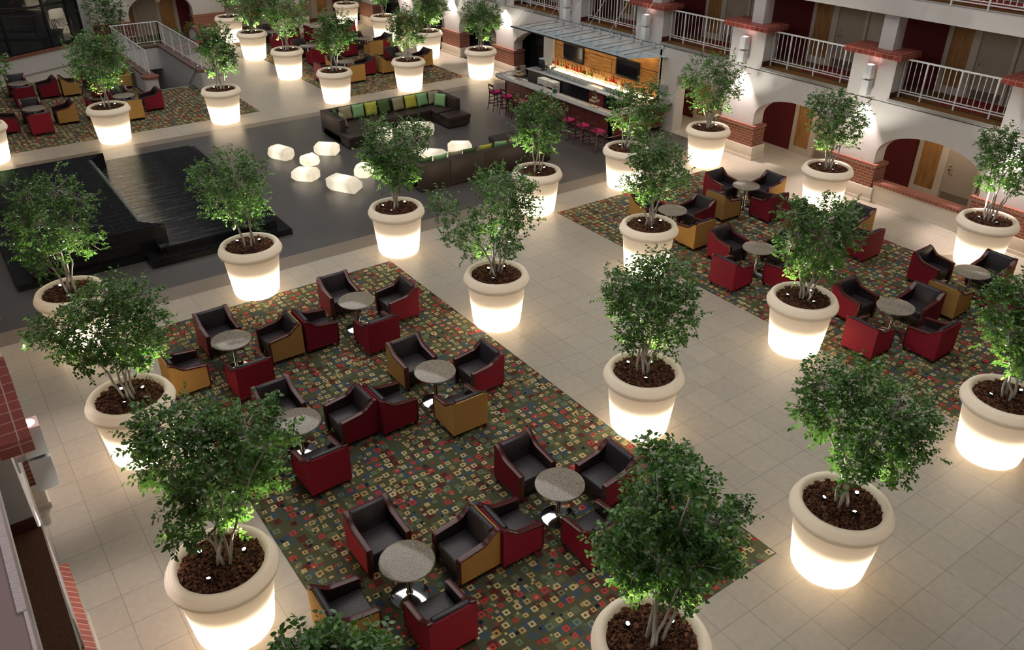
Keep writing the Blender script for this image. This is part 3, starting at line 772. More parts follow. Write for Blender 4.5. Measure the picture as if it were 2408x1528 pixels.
# ------------------------------------------------------------------ armchairs and tables
def chair_profile(n=14):
    """top line of the arm from front (y=-.37) to back (y=.36): low arm sweeping up to the back"""
    P = []
    for i in range(n+1):
        y = -.37+.73*i/n
        if y < .06: z = .585+.055*(y+.37)/.43
        else:
            u = (y-.06)/.30; u = u*u*(3-2*u); z = .64+.185*min(1, u)
        P.append((y, z))
    return P
def make_chair(mat):
    t = thing('lounge_armchair', '', 'armchair')
    prof = chair_profile()
    m = MB()
    for s in (-1, 1):
        a, b = s*.375, s*.335
        m.prism([(-.345, .10), (.375, .10), (.375, .79)]+[(y, z-.035) for y, z in prof[::-1] if -.345 < y < .34]+[(-.345, prof[0][1]-.035)], 'x', a, b)
    m.box(-.335, .335, .345, .375, .10, .80)
    m.build('upholstered_shell', mat, t)
    for s in (-1, 1):
        m = MB()
        x0, x1 = (s*.383, s*.285)
        vs = []; fs = []
        for y, z in prof:
            vs += [(x0, y, z-.032), (x1, y, z-.032), (x1, y, z), (x0, y, z)]
        k = len(prof)
        for i in range(k-1):
            for j in range(4):
                j2 = (j+1) % 4; fs.append((i*4+j, i*4+j2, (i+1)*4+j2, (i+1)*4+j))
        fs.append((0, 1, 2, 3)); fs.append(tuple((k-1)*4+j for j in (3, 2, 1, 0)))
        m.add(vs, fs); m.box(x0, x1, -.372, -.335, .09, prof[0][1]-.02)
        m.build('arm_rail', M['mahogany'], t, bevel=.007)
        m = MB(); m.prism([(-.335, .12), (.33, .12), (.33, .74)]+[(y, z-.034) for y, z in prof[::-1] if -.335 < y < .30]+[(-.335, prof[0][1]-.034)], 'x', s*.335, s*.285)
        m.build('arm_pad', M['leather_smooth'], t)
    m = MB(); m.prism([(.345, .30), (.345, .815), (.30, .835), (.245, .815), (.17, .45), (.17, .30)], 'x', -.29, .29)
    m.build('back_cushion', M['leather'], t, bevel=.022)
    MB().box(-.285, .285, -.345, .21, .30, .435).build('seat_cushion', M['leather'], t, bevel=.035, seg=3)
    MB().box(-.285, .285, -.325, .34, .13, .30).build('seat_base', M['leather_smooth'], t, bevel=.008)
    for sx in (-1, 1):
        for sy in (-1, 1):
            MB().frustum(sx*.325, sy*.325, 0, .105, .022, .022, .036, .036, 0, 0).build('leg', M['mahogany'], t)
    return t
chairs = {'red': make_chair(M['red']), 'gold': make_chair(M['gold'])}
chair_used = {'red': 0, 'gold': 0}
cname = {'red': 'crimson', 'gold': 'mustard yellow'}
def place_chair(c, x, y, rz, label, group):
    if not chair_used[c]:
        r = chairs[c]; chair_used[c] = 1; r.location = (x, y, .006); r.rotation_euler = (0, 0, rz); r['label'] = label; r['group'] = group
    else: dup(chairs[c], (x, y, .006), rz, label, group)
def make_table():
    t = thing('pedestal_table', '', 'table')
    MB().lathe([(0, .690), (.385, .690), (.402, .697), (.408, .709), (.402, .721), (.385, .727), (0, .727)], 48).build('table_top', M['granite'], t, smooth=True)
    MB().lathe([(.0, .68), (.15, .68), (.15, .69), (0, .69)], 20).build('top_plate', M['black_metal'], t)
    MB().lathe([(.055, .05), (.05, .075), (.037, .09), (.037, .68)], 24).build('column', M['steel'], t, smooth=True)
    MB().lathe([(.285, 0), (.285, .010), (.27, .016), (.055, .052), (0, .054)], 48).build('base', M['steel'], t, smooth=True)
    return t
table0 = make_table(); table_used = [0]
OFF = {'N': (.02, .98, 0), 'E': (1.005, .0, -PI/2), 'S': (0, -.90, PI), 'W': (-1.03, -.07, PI/2)}
SIDE = {'N': 'upper left', 'E': 'upper right', 'S': 'lower right', 'W': 'lower left'}
def seating(x, y, tdesc, cols, area, rest=''):
    lab = f'round granite pedestal table, {tdesc} on the {area}'
    g = f'granite tables on the {area}'
    if not table_used[0]:
        r = table0; table_used[0] = 1; r.location = (x, y, .006); r['label'] = lab; r['group'] = g
    else: dup(table0, (x, y, .006), rnd.uniform(0, 1), lab, g)
    for k, c in cols.items():
        dx, dy, rz = OFF[k]
        place_chair(c, x+dx+rnd.uniform(-.006, .006), y+dy+rnd.uniform(-.02, .02), rz+rnd.uniform(-.03, .03),
                    f'{cname[c]} armchair {SIDE[k]} of the {tdesc} table, {area}', f'armchairs on the {area}')
R_, G_ = 'red', 'gold'
A1 = 'front left carpet'
seating(3.74, 7.74, 'nearest left', dict(N=R_, E=G_, S=R_, W=G_), A1)
seating(6.55, 7.74, 'nearest right', dict(N=R_, E=R_, S=R_, W=R_), A1)
seating(3.78, 11.73, 'middle left', dict(N=R_, E=R_, S=R_, W=R_), A1)
seating(6.59, 11.69, 'middle right', dict(N=G_, E=R_, S=G_, W=R_), A1)
seating(3.76, 15.11, 'farthest left', dict(N=R_, E=G_, S=R_, W=G_), A1)
seating(6.62, 15.14, 'farthest right', dict(N=R_, E=R_, S=R_, W=R_), A1)
A2 = 'right hand carpet'
seating(16.28, 7.98, 'nearest left', dict(N=R_, E=R_, S=R_, W=R_), A2)
seating(19.34, 7.89, 'nearest right', dict(N=R_, E=G_, S=R_, W=G_), A2)
seating(16.19, 11.75, 'middle left', dict(N=R_, E=R_, S=R_, W=R_), A2)
seating(19.32, 11.75, 'middle right', dict(N=R_, E=G_, S=R_, W=R_), A2)
seating(16.16, 14.77, 'farthest left', dict(N=G_, E=R_, S=G_, W=R_), A2)
seating(19.32, 14.84, 'farthest right', dict(N=R_, E=G_, S=R_, W=G_), A2)
A3 = 'carpet behind the fountain'
seating(3.41, 35.75, 'front left', dict(N=R_, E=G_, S=R_, W=R_), A3)
seating(6.64, 35.70, 'front right', dict(N=R_, E=R_, S=G_, W=R_), A3)
seating(3.54, 40.11, 'rear left', dict(N=R_, E=R_, S=R_), A3)
seating(6.45, 39.95, 'rear right', dict(N=R_, E=G_, S=R_, W=G_), A3)
A4 = 'carpet behind the sofa'
seating(16.38, 35.94, 'front left', dict(N=G_, E=R_, S=G_, W=R_), A4)
seating(19.35, 35.75, 'front right', dict(N=R_, E=G_, S=R_, W=G_), A4)
seating(16.33, 39.98, 'middle left', dict(N=R_, E=R_, S=R_, W=R_), A4)
seating(19.44, 39.93, 'middle right', dict(N=R_, E=R_, S=G_, W=R_), A4)
seating(16.19, 44.23, 'rear left', dict(N=R_, E=R_, S=R_, W=R_), A4)
seating(19.40, 44.10, 'rear right', dict(E=R_, W=R_), A4)

# ------------------------------------------------------------------ planters with trees
TREES={
"a":(9.27,4.52,5200,[[-0.4,0.49,3.31,0.38],[0.02,0.18,3.28,0.47],[-0.03,-0.39,3.22,0.42],[-0.07,0.39,2.58,0.47],[0.0,-0.19,2.68,0.5],[0.47,-0.52,2.5,0.34],[-0.32,-0.19,2.36,0.37],[0.53,-0.34,1.92,0.29],[-0.61,0.5,2.97,0.25],[0.43,-0.57,2.95,0.22]]),
"b":(9.31,8.76,5000,[[-0.19,-0.07,3.53,0.3],[-0.2,0.38,2.99,0.41],[0.12,-0.25,3.25,0.43],[-0.37,0.49,2.7,0.32],[-0.21,0.09,2.54,0.51],[0.5,-0.12,2.31,0.45],[-0.41,0.07,2.09,0.3],[0.4,-0.07,1.83,0.35],[-0.18,-0.18,3.02,0.45],[0.44,-0.34,2.9,0.24]]),
"c":(9.32,13.52,4400,[[0.07,-0.28,3.3,0.56],[0.06,0.35,3.29,0.39],[0.22,-0.59,2.89,0.45],[0.1,0.43,2.36,0.49],[-0.06,-0.46,2.33,0.44],[-0.89,0.73,2.95,0.33],[-0.89,0.24,2.53,0.35],[-0.25,0.58,1.99,0.43],[0.35,-0.57,3.28,0.29],[-0.21,0.31,1.77,0.21]]),
"d":(5.36,18.13,3800,[[-0.17,-0.16,3.38,0.41],[0.33,-0.01,3.13,0.37],[-0.69,-0.16,3.14,0.46],[0.07,0.32,2.62,0.61],[0.3,-0.33,2.77,0.29],[-0.48,0.29,2.44,0.44],[-0.04,-0.34,2.23,0.43],[-0.2,0.3,2.0,0.32],[-0.82,-0.11,3.35,0.26],[0.37,0.23,2.15,0.28]]),
"e":(9.33,18.16,3800,[[-0.39,-0.02,3.52,0.35],[-0.12,0.25,2.87,0.58],[0.32,-0.41,3.22,0.49],[0.24,0.07,2.52,0.65],[0.63,-0.43,3.3,0.3],[-0.36,0.34,2.67,0.4],[-0.09,-0.26,2.17,0.4],[0.38,-0.13,2.15,0.32],[-0.22,0.05,2.33,0.38]]),
"f":(14.02,8.85,4600,[[-0.46,0.3,3.2,0.34],[0.23,-0.12,3.24,0.39],[0.11,-0.56,3.38,0.25],[-0.09,0.49,2.4,0.4],[-0.08,-0.15,2.73,0.59],[0.57,-0.27,2.6,0.4],[-0.13,0.02,2.1,0.41],[0.33,-0.22,2.07,0.38],[-0.18,0.09,3.04,0.38]]),
"g":(1.446,13.37,5400,[[0.04,-0.36,3.45,0.39],[0.46,0.15,3.02,0.41],[0.57,-0.29,2.78,0.35],[-0.23,0.43,2.94,0.4],[-0.74,-0.13,2.99,0.35],[-1.01,0.43,2.64,0.22],[-0.25,-0.45,2.81,0.48],[0.28,0.08,2.28,0.43],[-0.49,-0.04,2.27,0.3],[0.52,0.11,2.04,0.27],[-0.11,-0.39,2.25,0.23],[-0.74,0.42,2.22,0.24],[0.27,-0.2,1.91,0.19]]),
"h":(1.462,8.69,6000,[[-0.35,-0.13,3.75,0.36],[0.16,0.1,3.44,0.41],[0.55,-0.33,3.54,0.33],[0.94,-0.08,3.51,0.19],[0.92,-0.48,3.36,0.21],[-0.25,0.44,2.73,0.4],[0.08,-0.42,3.1,0.43],[0.72,0.2,2.34,0.38],[-0.33,-0.35,2.72,0.3],[0.16,0.04,2.09,0.34],[-0.39,-0.09,2.03,0.21],[0.9,0.27,2.58,0.29],[-0.56,-0.26,3.72,0.21]]),
"i":(5.33,4.43,6500,[[-0.27,0.07,4.22,0.19],[0.27,0.16,3.75,0.23],[-0.01,-0.33,3.97,0.2],[0.1,0.31,3.52,0.25],[-0.3,0.17,3.33,0.32],[0.16,-0.05,3.12,0.38],[0.19,-0.49,3.45,0.25],[0.53,-0.51,3.44,0.14],[-0.44,0.32,2.88,0.26],[0.16,0.26,2.33,0.41],[0.11,-0.33,2.8,0.34],[0.45,-0.47,2.78,0.21],[-0.27,0.24,2.37,0.29],[0.22,-0.14,2.11,0.25]]),
"j":(13.95,4.48,3400,[[-0.36,0.49,2.97,0.38],[-0.0,0.35,3.1,0.47],[-0.16,0.22,2.47,0.44],[0.07,-0.04,2.43,0.47],[-0.21,-0.08,2.05,0.32],[0.12,0.0,2.89,0.47],[-0.29,0.66,3.21,0.21]]),
"k":(1.41,18.09,3800,[[-0.27,-0.05,3.53,0.45],[0.27,0.05,3.46,0.52],[0.66,-0.16,3.26,0.43],[-0.29,0.3,2.67,0.61],[0.37,-0.13,2.71,0.54],[-0.56,0.11,2.34,0.3],[-0.16,-0.2,2.25,0.48],[0.48,0.1,2.3,0.39],[-0.45,-0.35,2.15,0.28],[-0.49,0.13,3.02,0.34]]),
"l":(21.23,18.21,2600,[[-0.15,-0.2,3.48,0.4],[-0.13,0.66,3.02,0.57],[0.09,-0.41,3.11,0.56],[-0.18,0.82,2.52,0.41],[-0.15,-0.17,2.66,0.65],[0.53,-0.4,2.5,0.33],[-0.35,0.11,2.1,0.39],[0.25,-0.19,2.03,0.36]]),
"m":(21.25,13.5,2600,[[-0.48,0.42,3.2,0.37],[0.07,0.12,3.24,0.38],[-0.47,0.13,2.84,0.51],[0.41,-0.08,2.86,0.52],[0.14,-0.6,2.77,0.31],[0.02,0.07,2.31,0.46],[-0.19,0.07,1.99,0.31],[0.33,-0.3,2.22,0.33]]),
"n":(21.37,8.74,2600,[[-0.29,0.41,3.28,0.33],[0.05,0.18,3.33,0.35],[-0.39,0.14,2.91,0.42],[0.14,-0.1,2.96,0.42],[-0.16,0.24,2.22,0.25],[0.31,0.09,2.28,0.35],[-0.04,-0.46,2.42,0.35],[0.51,-0.33,2.81,0.48]]),
"o":(13.99,13.51,3600,[[-0.21,-0.0,3.37,0.4],[-0.1,0.5,2.91,0.37],[0.11,-0.42,3.17,0.4],[0.19,0.17,2.63,0.52],[0.25,-0.6,2.74,0.28],[-0.21,0.46,2.29,0.3],[0.13,-0.23,2.32,0.36],[-0.03,0.17,2.06,0.3]]),
"p":(14.03,18.23,2800,[[-0.17,-0.19,3.39,0.29],[-0.09,0.4,2.9,0.43],[0.06,-0.39,3.1,0.42],[0.07,0.1,2.52,0.52],[0.36,-0.53,2.63,0.25],[-0.19,0.45,2.29,0.33],[0.12,-0.35,2.19,0.32],[0.06,0.26,1.91,0.25]]),
"q":(17.56,18.24,2400,[[-0.09,-0.2,3.14,0.32],[-0.04,0.38,2.74,0.37],[0.24,-0.59,3.13,0.37],[0.26,-0.07,2.63,0.52],[0.4,-0.84,2.72,0.31],[0.0,0.46,2.15,0.37],[0.25,-0.33,2.17,0.41],[0.21,0.26,1.79,0.26],[0.28,-0.74,2.33,0.3]]),
"r":(5.39,32.27,2400,[[-0.06,-0.32,3.56,0.48],[-0.39,0.14,3.23,0.55],[0.41,-0.49,3.39,0.56],[0.67,-0.0,2.84,0.45],[-0.31,-0.4,2.89,0.65],[0.29,0.28,2.46,0.58],[-0.7,0.03,2.61,0.31],[-0.09,0.14,2.17,0.35],[0.3,-0.36,2.22,0.31]]),
"s":(9.49,32.33,1900,[[-0.15,-0.15,3.27,0.42],[0.47,0.1,3.16,0.43],[-0.03,-0.28,2.82,0.49],[0.49,-0.05,2.64,0.36],[-0.33,0.05,2.8,0.3],[0.18,0.23,2.15,0.38],[0.45,-0.18,2.2,0.3],[-0.14,0.31,1.86,0.2]]),
"t":(14.19,37.24,1700,[[-0.23,-0.03,3.07,0.58],[0.64,0.17,3.05,0.69],[0.66,-0.65,2.81,0.35],[0.06,0.42,2.44,0.57],[0.38,-0.45,2.36,0.44],[0.16,0.38,1.88,0.3],[-0.6,0.08,2.92,0.29]]),
"u":(14.27,32.43,1800,[[-0.15,-0.19,3.28,0.44],[0.46,-0.05,3.2,0.45],[-0.37,-0.16,2.81,0.48],[0.54,0.05,2.68,0.49],[0.02,-0.2,2.36,0.48],[-0.23,0.31,2.22,0.26],[0.69,-0.36,2.64,0.24]]),
"v":(17.73,32.36,1700,[[-0.09,-0.01,3.07,0.46],[-0.3,0.4,2.68,0.41],[0.23,-0.33,2.83,0.46],[0.11,0.26,2.22,0.51],[0.34,-0.43,2.22,0.29],[-0.48,0.35,2.1,0.21]]),
"w":(14.26,41.83,1400,[[0.11,-0.16,2.5,0.64],[-0.2,0.28,1.98,0.4],[0.46,-0.31,2.1,0.44],[0.05,0.02,1.69,0.26],[0.34,-0.35,3.09,0.64]]),
"x":(14.71,46.42,1000,[[0.03,-0.2,2.15,0.51],[-0.14,0.09,2.55,0.58],[0.38,-0.26,2.33,0.58]]),
"y":(21.64,46.54,900,[[-0.01,-0.11,2.06,0.61],[-0.11,0.25,2.48,0.62],[0.42,-0.3,2.5,0.61]]),
"z":(21.61,41.89,1000,[[-0.07,-0.03,2.28,0.49],[-0.21,0.22,2.62,0.49],[0.16,-0.27,2.55,0.49]]),
"A":(21.51,37.1,1400,[[0.09,-0.12,2.21,0.54],[-0.2,0.19,2.55,0.45],[0.45,-0.47,2.48,0.49],[0.4,0.04,1.76,0.36]]),
"B":(21.45,32.28,1800,[[-0.32,-0.02,3.0,0.55],[0.43,-0.08,2.84,0.57],[-0.15,-0.25,2.47,0.52],[0.7,-0.15,2.46,0.37],[-0.42,0.2,2.34,0.28],[0.33,0.14,1.9,0.27]]),
"C":(1.45,4.3,5200,[[-0.33,0.05,4.31,0.17],[0.01,0.08,4.05,0.21],[0.17,-0.23,4.2,0.17],[-0.08,0.13,3.69,0.29],[0.08,-0.19,3.83,0.28],[-0.35,0.17,3.8,0.22],[-0.54,-0.0,4.44,0.08],[-0.11,0.1,4.22,0.1]]),
"D":(1.42,32.3,900,[[0.6,-0.08,2.83,0.51],[0.43,0.1,3.22,0.51],[0.94,-0.13,3.2,0.41]]),
 "E":(8.75,45.2,1500,[[-0.65,-0.1,2.66,0.67],[0.05,0.32,2.38,0.68],[-0.44,-0.19,2.02,0.58],[0.26,-0.0,2.11,0.39],[-0.3,-0.09,3.33,0.79]]),
}
def np_mesh(name, V, loops, sizes, mat, smooth=True):
    me = bpy.data.meshes.new(name)
    V = np.asarray(V, dtype=np.float32); loops = np.asarray(loops, dtype=np.int32); sizes = np.asarray(sizes, dtype=np.int32)
    me.vertices.add(len(V)); me.vertices.foreach_set('co', V.ravel())
    me.loops.add(len(loops)); me.loops.foreach_set('vertex_index', loops)
    me.polygons.add(len(sizes)); st = np.concatenate([[0], np.cumsum(sizes)[:-1]]).astype(np.int32)
    me.polygons.foreach_set('loop_start', st); me.polygons.foreach_set('loop_total', sizes)
    me.update(calc_edges=True); me.materials.append(mat)
    return me
def nrm(a): return a/np.maximum(1e-9, np.linalg.norm(a, axis=-1, keepdims=True))
def leaves(rng, B, D, L, name, mat, flat=.7):
    """B leaf bases, D directions, L lengths -> one foliage mesh of cupped oval blades"""
    n = len(B)
    up = nrm(np.stack([rng.normal(0, flat, n), rng.normal(0, flat, n), np.ones(n)], 1))
    side = nrm(np.cross(D, up)); nn = np.cross(side, D)
    W = L*.54
    def pt(a, b, c): return B+D*(L*a)[:, None]+side*(W*b)[:, None]+nn*(L*c)[:, None]
    V = np.stack([pt(0, 0, 0), pt(.30, .46, .05), pt(.30, -.46, .05), pt(.68, .38, .03), pt(.68, -.38, .03), pt(1, 0, -.07)], 1).reshape(-1, 3)
    base = (np.arange(n)*6)[:, None]
    lp = np.concatenate([base+np.array([0, 1, 2]), base+np.array([2, 1, 3, 4]), base+np.array([4, 3, 5])], 1).ravel()
    return np_mesh(name, V, lp, np.tile([3, 4, 3], n), mat)
def curve(p0, p1, lift, n, wob, rng):
    """stem from p0 to p1 leaving upwards"""
    p0 = np.array(p0); p1 = np.array(p1); c = p0+np.array([0, 0, lift])+(p1-p0)*np.array([.25, .25, 0])
    P = []
    for i in range(n+1):
        t = i/n; q = (1-t)**2*p0+2*t*(1-t)*c+t*t*p1
        P.append(q+rng.normal(0, wob, 3)*np.array([1, 1, .2])*(0 < i < n))
    return P
def tree_parts(parent, key, blobs, nleaf, zbase, leaf_len, rng, mat, nst=5, stem_r=.024):
    blobs = sorted(blobs, key=lambda b: b[2])
    order = sorted(range(len(blobs)), key=lambda i: -blobs[i][2])
    tops = order[:max(2, nst)]
    stems = []
    for j, i in enumerate(tops):
        x, y, z, r = blobs[i]
        a = 2*PI*j/len(tops)+rng.uniform(0, .8); rb = rng.uniform(.05, .15)
        P = curve((rb*math.cos(a), rb*math.sin(a), zbase-.02), (x, y, z+r*.3), (z-zbase)*.55, 9, .02, rng)
        stems.append([P, [stem_r*(1-.75*k/9)*rng.uniform(.95, 1.05) for k in range(10)], []])
    allp = [(s, k, p) for s, S_ in enumerate(stems) for k, p in enumerate(S_[0])]
    for i, b in enumerate(blobs):
        if i in tops: continue
        c = np.array(b[:3])
        s, k, p = min(allp, key=lambda q: np.linalg.norm(q[2]-c+np.array([0, 0, .25]))+(3 if q[2][2] > c[2]-.05 else 0))
        stems[s][2].append(([p+(c-p)*t+np.array([0, 0, .06*math.sin(PI*t)])+rng.normal(0, .012, 3)*(0 < t < 1) for t in (0, .25, .5, .75, 1)], [.011, .010, .008, .006, .004]))
    # twigs
    tot = sum(b[3]**2 for b in blobs); B = []; D = []; L = []; tw = []
    per = 9
    for b in blobs:
        nc = max(3, int(nleaf/per*b[3]**2/tot)); c = np.array(b[:3])
        s, k, p = min(allp, key=lambda q: np.linalg.norm(q[2]-c))
        for q in range(nc):
            d = nrm(rng.normal(0, 1, 3)*np.array([1, 1, .85])); rr = b[3]*(rng.uniform(1.0, 1.28) if q % 9 == 0 else .94*rng.uniform(.15, 1)**.5)
            e = c+d*rr
            td = nrm(d*.8+rng.normal(0, .45, 3)+np.array([0, 0, .25])); tl = rng.uniform(.13, .26)*(leaf_len/.062)**.5
            b0 = e-td*tl*.5
            if q % 2 == 0: tw.append((s, [c+(b0-c)*.25+rng.normal(0, .02, 3), (c+b0)/2+rng.normal(0, .025, 3)+np.array([0, 0, .03]), b0, b0+td*tl]))
            for i in range(per):
                f = (i+.6)/per; sgn = 1 if i % 2 else -1
                sd = nrm(np.cross(td, np.array([0, 0, 1.])+rng.normal(0, .35, 3)))*sgn
                B.append(b0+td*tl*f); D.append(nrm(td*.55+sd*.9+np.array([0, 0, -.22])+rng.normal(0, .2, 3))); L.append(leaf_len*rng.uniform(.75, 1.2))
    for s, (P, R, br) in enumerate(stems):
        m = MB(); m.tube(P, R, 7)
        for bp, rr in br: m.tube(bp, rr, 5)
        for ts, tp in tw:
            if ts == s: m.tube(tp, [.005, .0042, .0032, .0018], 3)
        m.build('stem', M['bark'], parent, smooth=True)
    me = leaves(rng, np.array(B), np.array(D), np.array(L), 'foliage', mat)
    o = bpy.data.objects.new('foliage', me); COL.objects.link(o); o.parent = parent

# shared pot, mulch and lamp meshes
pot_prof = [(0, .012), (.46, .012), (.505, .03), (.535, .075), (.548, .14), (.655, 1.075), (.672, 1.068), (.705, 1.078), (.730, 1.105), (.742, 1.140), (.744, 1.168), (.740, 1.186), (.720, 1.228), (.690, 1.288), (.678, 1.304), (.668, 1.306), (.664, 1.302), (.660, 1.312), (.650, 1.319), (.605, 1.320), (.582, 1.308), (.566, 1.27), (.556, 1.20)]
pot_me = MB().lathe(pot_prof, 64).build('pot', M['pot'], None, smooth=True)
liner_ob = MB().lathe([(0, .60), (.46, .60), (.50, .64), (.552, 1.06), (.552, 1.20)], 48).build('soil_liner', M['liner'], None, smooth=True)
def mulch_mesh(n, seed):
    rng = np.random.default_rng(seed); V = []; lp = []; sz = []
    k = 40
    ring = [(.3, 0), (.557, 0)]
    V.append((0, 0, 1.235)); 
    for rr, z in ((.3, 1.235), (.558, 1.215)):
        for i in range(k): V.append((rr*math.cos(2*PI*i/k), rr*math.sin(2*PI*i/k), z))
    for i in range(k):
        j = (i+1) % k
        lp += [0, 1+i, 1+j]; sz.append(3); lp += [1+i, 1+k+i, 1+k+j, 1+j]; sz.append(4)
    for q in range(n):
        a = rng.uniform(0, 2*PI); rr = .54*math.sqrt(rng.uniform(0, 1)); c = np.array([rr*math.cos(a), rr*math.sin(a), 1.238+.015*(1-(rr/.55)**2)+rng.uniform(0, .022)])
        d = nrm(np.array([rng.normal(), rng.normal(), rng.normal()*.35])); s = nrm(np.cross(d, np.array([rng.normal()*.5, rng.normal()*.5, 1]))); h = np.cross(d, s)
        l, w, th = rng.uniform(.022, .058), rng.uniform(.013, .028), rng.uniform(.003, .009)
        o = len(V)
        for z in (-th, th):
            for u, v in ((-1, -.7), (.1, -1), (1, -.2), (.7, .9), (-.6, 1)):
                V.append(tuple(c+d*l*u+s*w*v*rng.uniform(.8, 1.1)+h*z))
        lp += [o+4, o+3, o+2, o+1, o]; sz.append(5); lp += [o+5, o+6, o+7, o+8, o+9]; sz.append(5)
        for i in range(5):
            j = (i+1) % 5; lp += [o+i, o+j, o+5+j, o+5+i]; sz.append(4)
    return np_mesh('mulch', V, lp, sz, M['mulch'])
mulch_me = [mulch_mesh(900, 3), mulch_mesh(900, 5)]
lamp_ob = MB().lathe([(.0, 0), (.032, .0), (.032, .085), (.030, .088), (.027, .080), (0, .080)], 14).build('uplight', M['black_metal'], None, smooth=True)
lens_ob = MB().lathe([(.0, .083), (.026, .083)], 14).build('lens', M['lens'], None)
PLAB = {
 'a': 'glowing planter with tree beyond the near right corner of the front left carpet',
 'b': 'glowing planter with tree at the front left carpet\'s right edge, second nearest',
 'c': 'glowing planter with two-part tree, halfway along the front left carpet\'s right edge',
 'd': 'glowing planter with tree in front of the black fountain, at the carpet\'s far edge',
 'e': 'glowing planter with tree at the far right corner of the front left carpet',
 'f': 'glowing planter with tree beside bright crimson armchairs, left of the right hand carpet',
 'g': 'glowing planter with spreading tree by a mustard armchair, left of the front carpet',
 'h': 'large glowing planter with tree at the lower left, beside the nearest left table',
 'i': 'large glowing planter with dense tree cut by the bottom edge',
 'j': 'glowing planter with tree cut by the right edge',
 'k': 'glowing planter with dark tree in front of the fountain\'s left end',
 'l': 'glowing planter with tree by the plain doorway beside the bar',
 'm': 'glowing planter with tree between the open arch and the low-walled arch',
 'n': 'glowing planter with tree before the brick pier at the upper right edge',
 'o': 'glowing planter with tree hiding the farthest left table of the right hand carpet',
 'p': 'glowing planter with tree right behind the near brown sofa',
 'q': 'glowing planter with tree in front of the bar corner',
 'r': 'glowing planter with dark tree behind the fountain, before the crimson and mustard armchairs',
 's': 'glowing planter with tree right of the stairwell entrance',
 't': 'glowing planter with tree at the left edge of the carpet behind the sofa',
 'u': 'glowing planter with tree just behind the far brown sofa\'s left corner',
 'v': 'glowing planter with tree just behind the far brown sofa\'s green pillows, on the right',
 'w': 'glowing planter with tree beside the far crimson armchairs, second from the far wall',
 'x': 'glowing planter with tree nearest the far wall, left of the two there',
 'y': 'glowing planter with tree nearest the far right corner of the hall',
 'z': 'glowing planter with tree before the second far brick pier of the right wall',
 'A': 'glowing planter with tree by the brick pier two bays left of the bar',
 'B': 'glowing planter with tree by the brick pier at the left end of the bar',
 'C': 'glowing planter whose tree tips show at the bottom edge',
 'D': 'glowing planter with tree at the left edge, behind the fountain',
}
for ti, (k, (X, Y, n, bl)) in enumerate(TREES.items()):
    if k == 'E': continue
    rng = np.random.default_rng(100+ti)
    bl = [tuple(b) for b in bl]
    top = max(b[2] for b in bl)
    if k in 'xyzA': bl += [(.1, .0, 3.1, .42), (-.25, .15, 3.35, .34), (.3, -.1, 2.6, .35)]; n += 700
    if k == 'D': bl += [(.0, .0, 2.4, .45), (.2, .1, 2.1, .35)]
    if k == 'C': bl += [(.0, .1, 2.6, .5), (-.3, .0, 3.1, .5), (.2, -.2, 2.3, .35)]; n += 1500
    t = thing('potted_tree', PLAB[k], 'planter', (X, Y, .003), rnd.uniform(0, 6.28)*0, 'glowing planters with small trees')
    o = bpy.data.objects.new('pot', pot_me.data); COL.objects.link(o); o.parent = t
    o = bpy.data.objects.new('soil_liner', liner_ob.data); COL.objects.link(o); o.parent = t
    o = bpy.data.objects.new('mulch', mulch_me[ti % 2]); COL.objects.link(o); o.parent = t; o.rotation_euler = (0, 0, rng.uniform(0, 6.28))
    dist = math.hypot(X, Y)
    tree_parts(t, k, bl, int(n*(1.45 if dist < 20 else 1.8 if dist < 30 else 2.4)), 1.24, .072 if dist < 20 else .078 if dist < 30 else .088, rng, M['leaf'], nst=int(rng.integers(4, 7)))
    # three small uplights standing in the mulch, tipped at the stems
    for q in range(3):
        a = 2*PI*q/3+rng.uniform(-.4, .4); rr = rng.uniform(.26, .38)
        u = bpy.data.objects.new('uplight', lamp_ob.data); COL.objects.link(u); u.parent = t; u.location = (rr*math.cos(a), rr*math.sin(a), 1.25)
        u.rotation_euler = (rng.uniform(.15, .4)*math.sin(a), -rng.uniform(.15, .4)*math.cos(a), 0)
        l = bpy.data.objects.new('lens', lens_ob.data); COL.objects.link(l); l.parent = u
        if q < 2:
            light('tree_uplight', 'SPOT', (rr*math.cos(a)*.9, rr*math.sin(a)*.9, 1.40), 210, (1, .95, .84), t, rot=(PI+.30*math.sin(a)*-1, .30*math.cos(a)*1, 0), spot_size=math.radians(95), spot_blend=.6, shadow_soft_size=.03)
    light('planter_lamp', 'POINT', (0, 0, .27), 125, (1, .85, .66), t, shadow_soft_size=.16)
for o in (pot_me, lamp_ob, lens_ob, liner_ob): bpy.data.objects.remove(o)

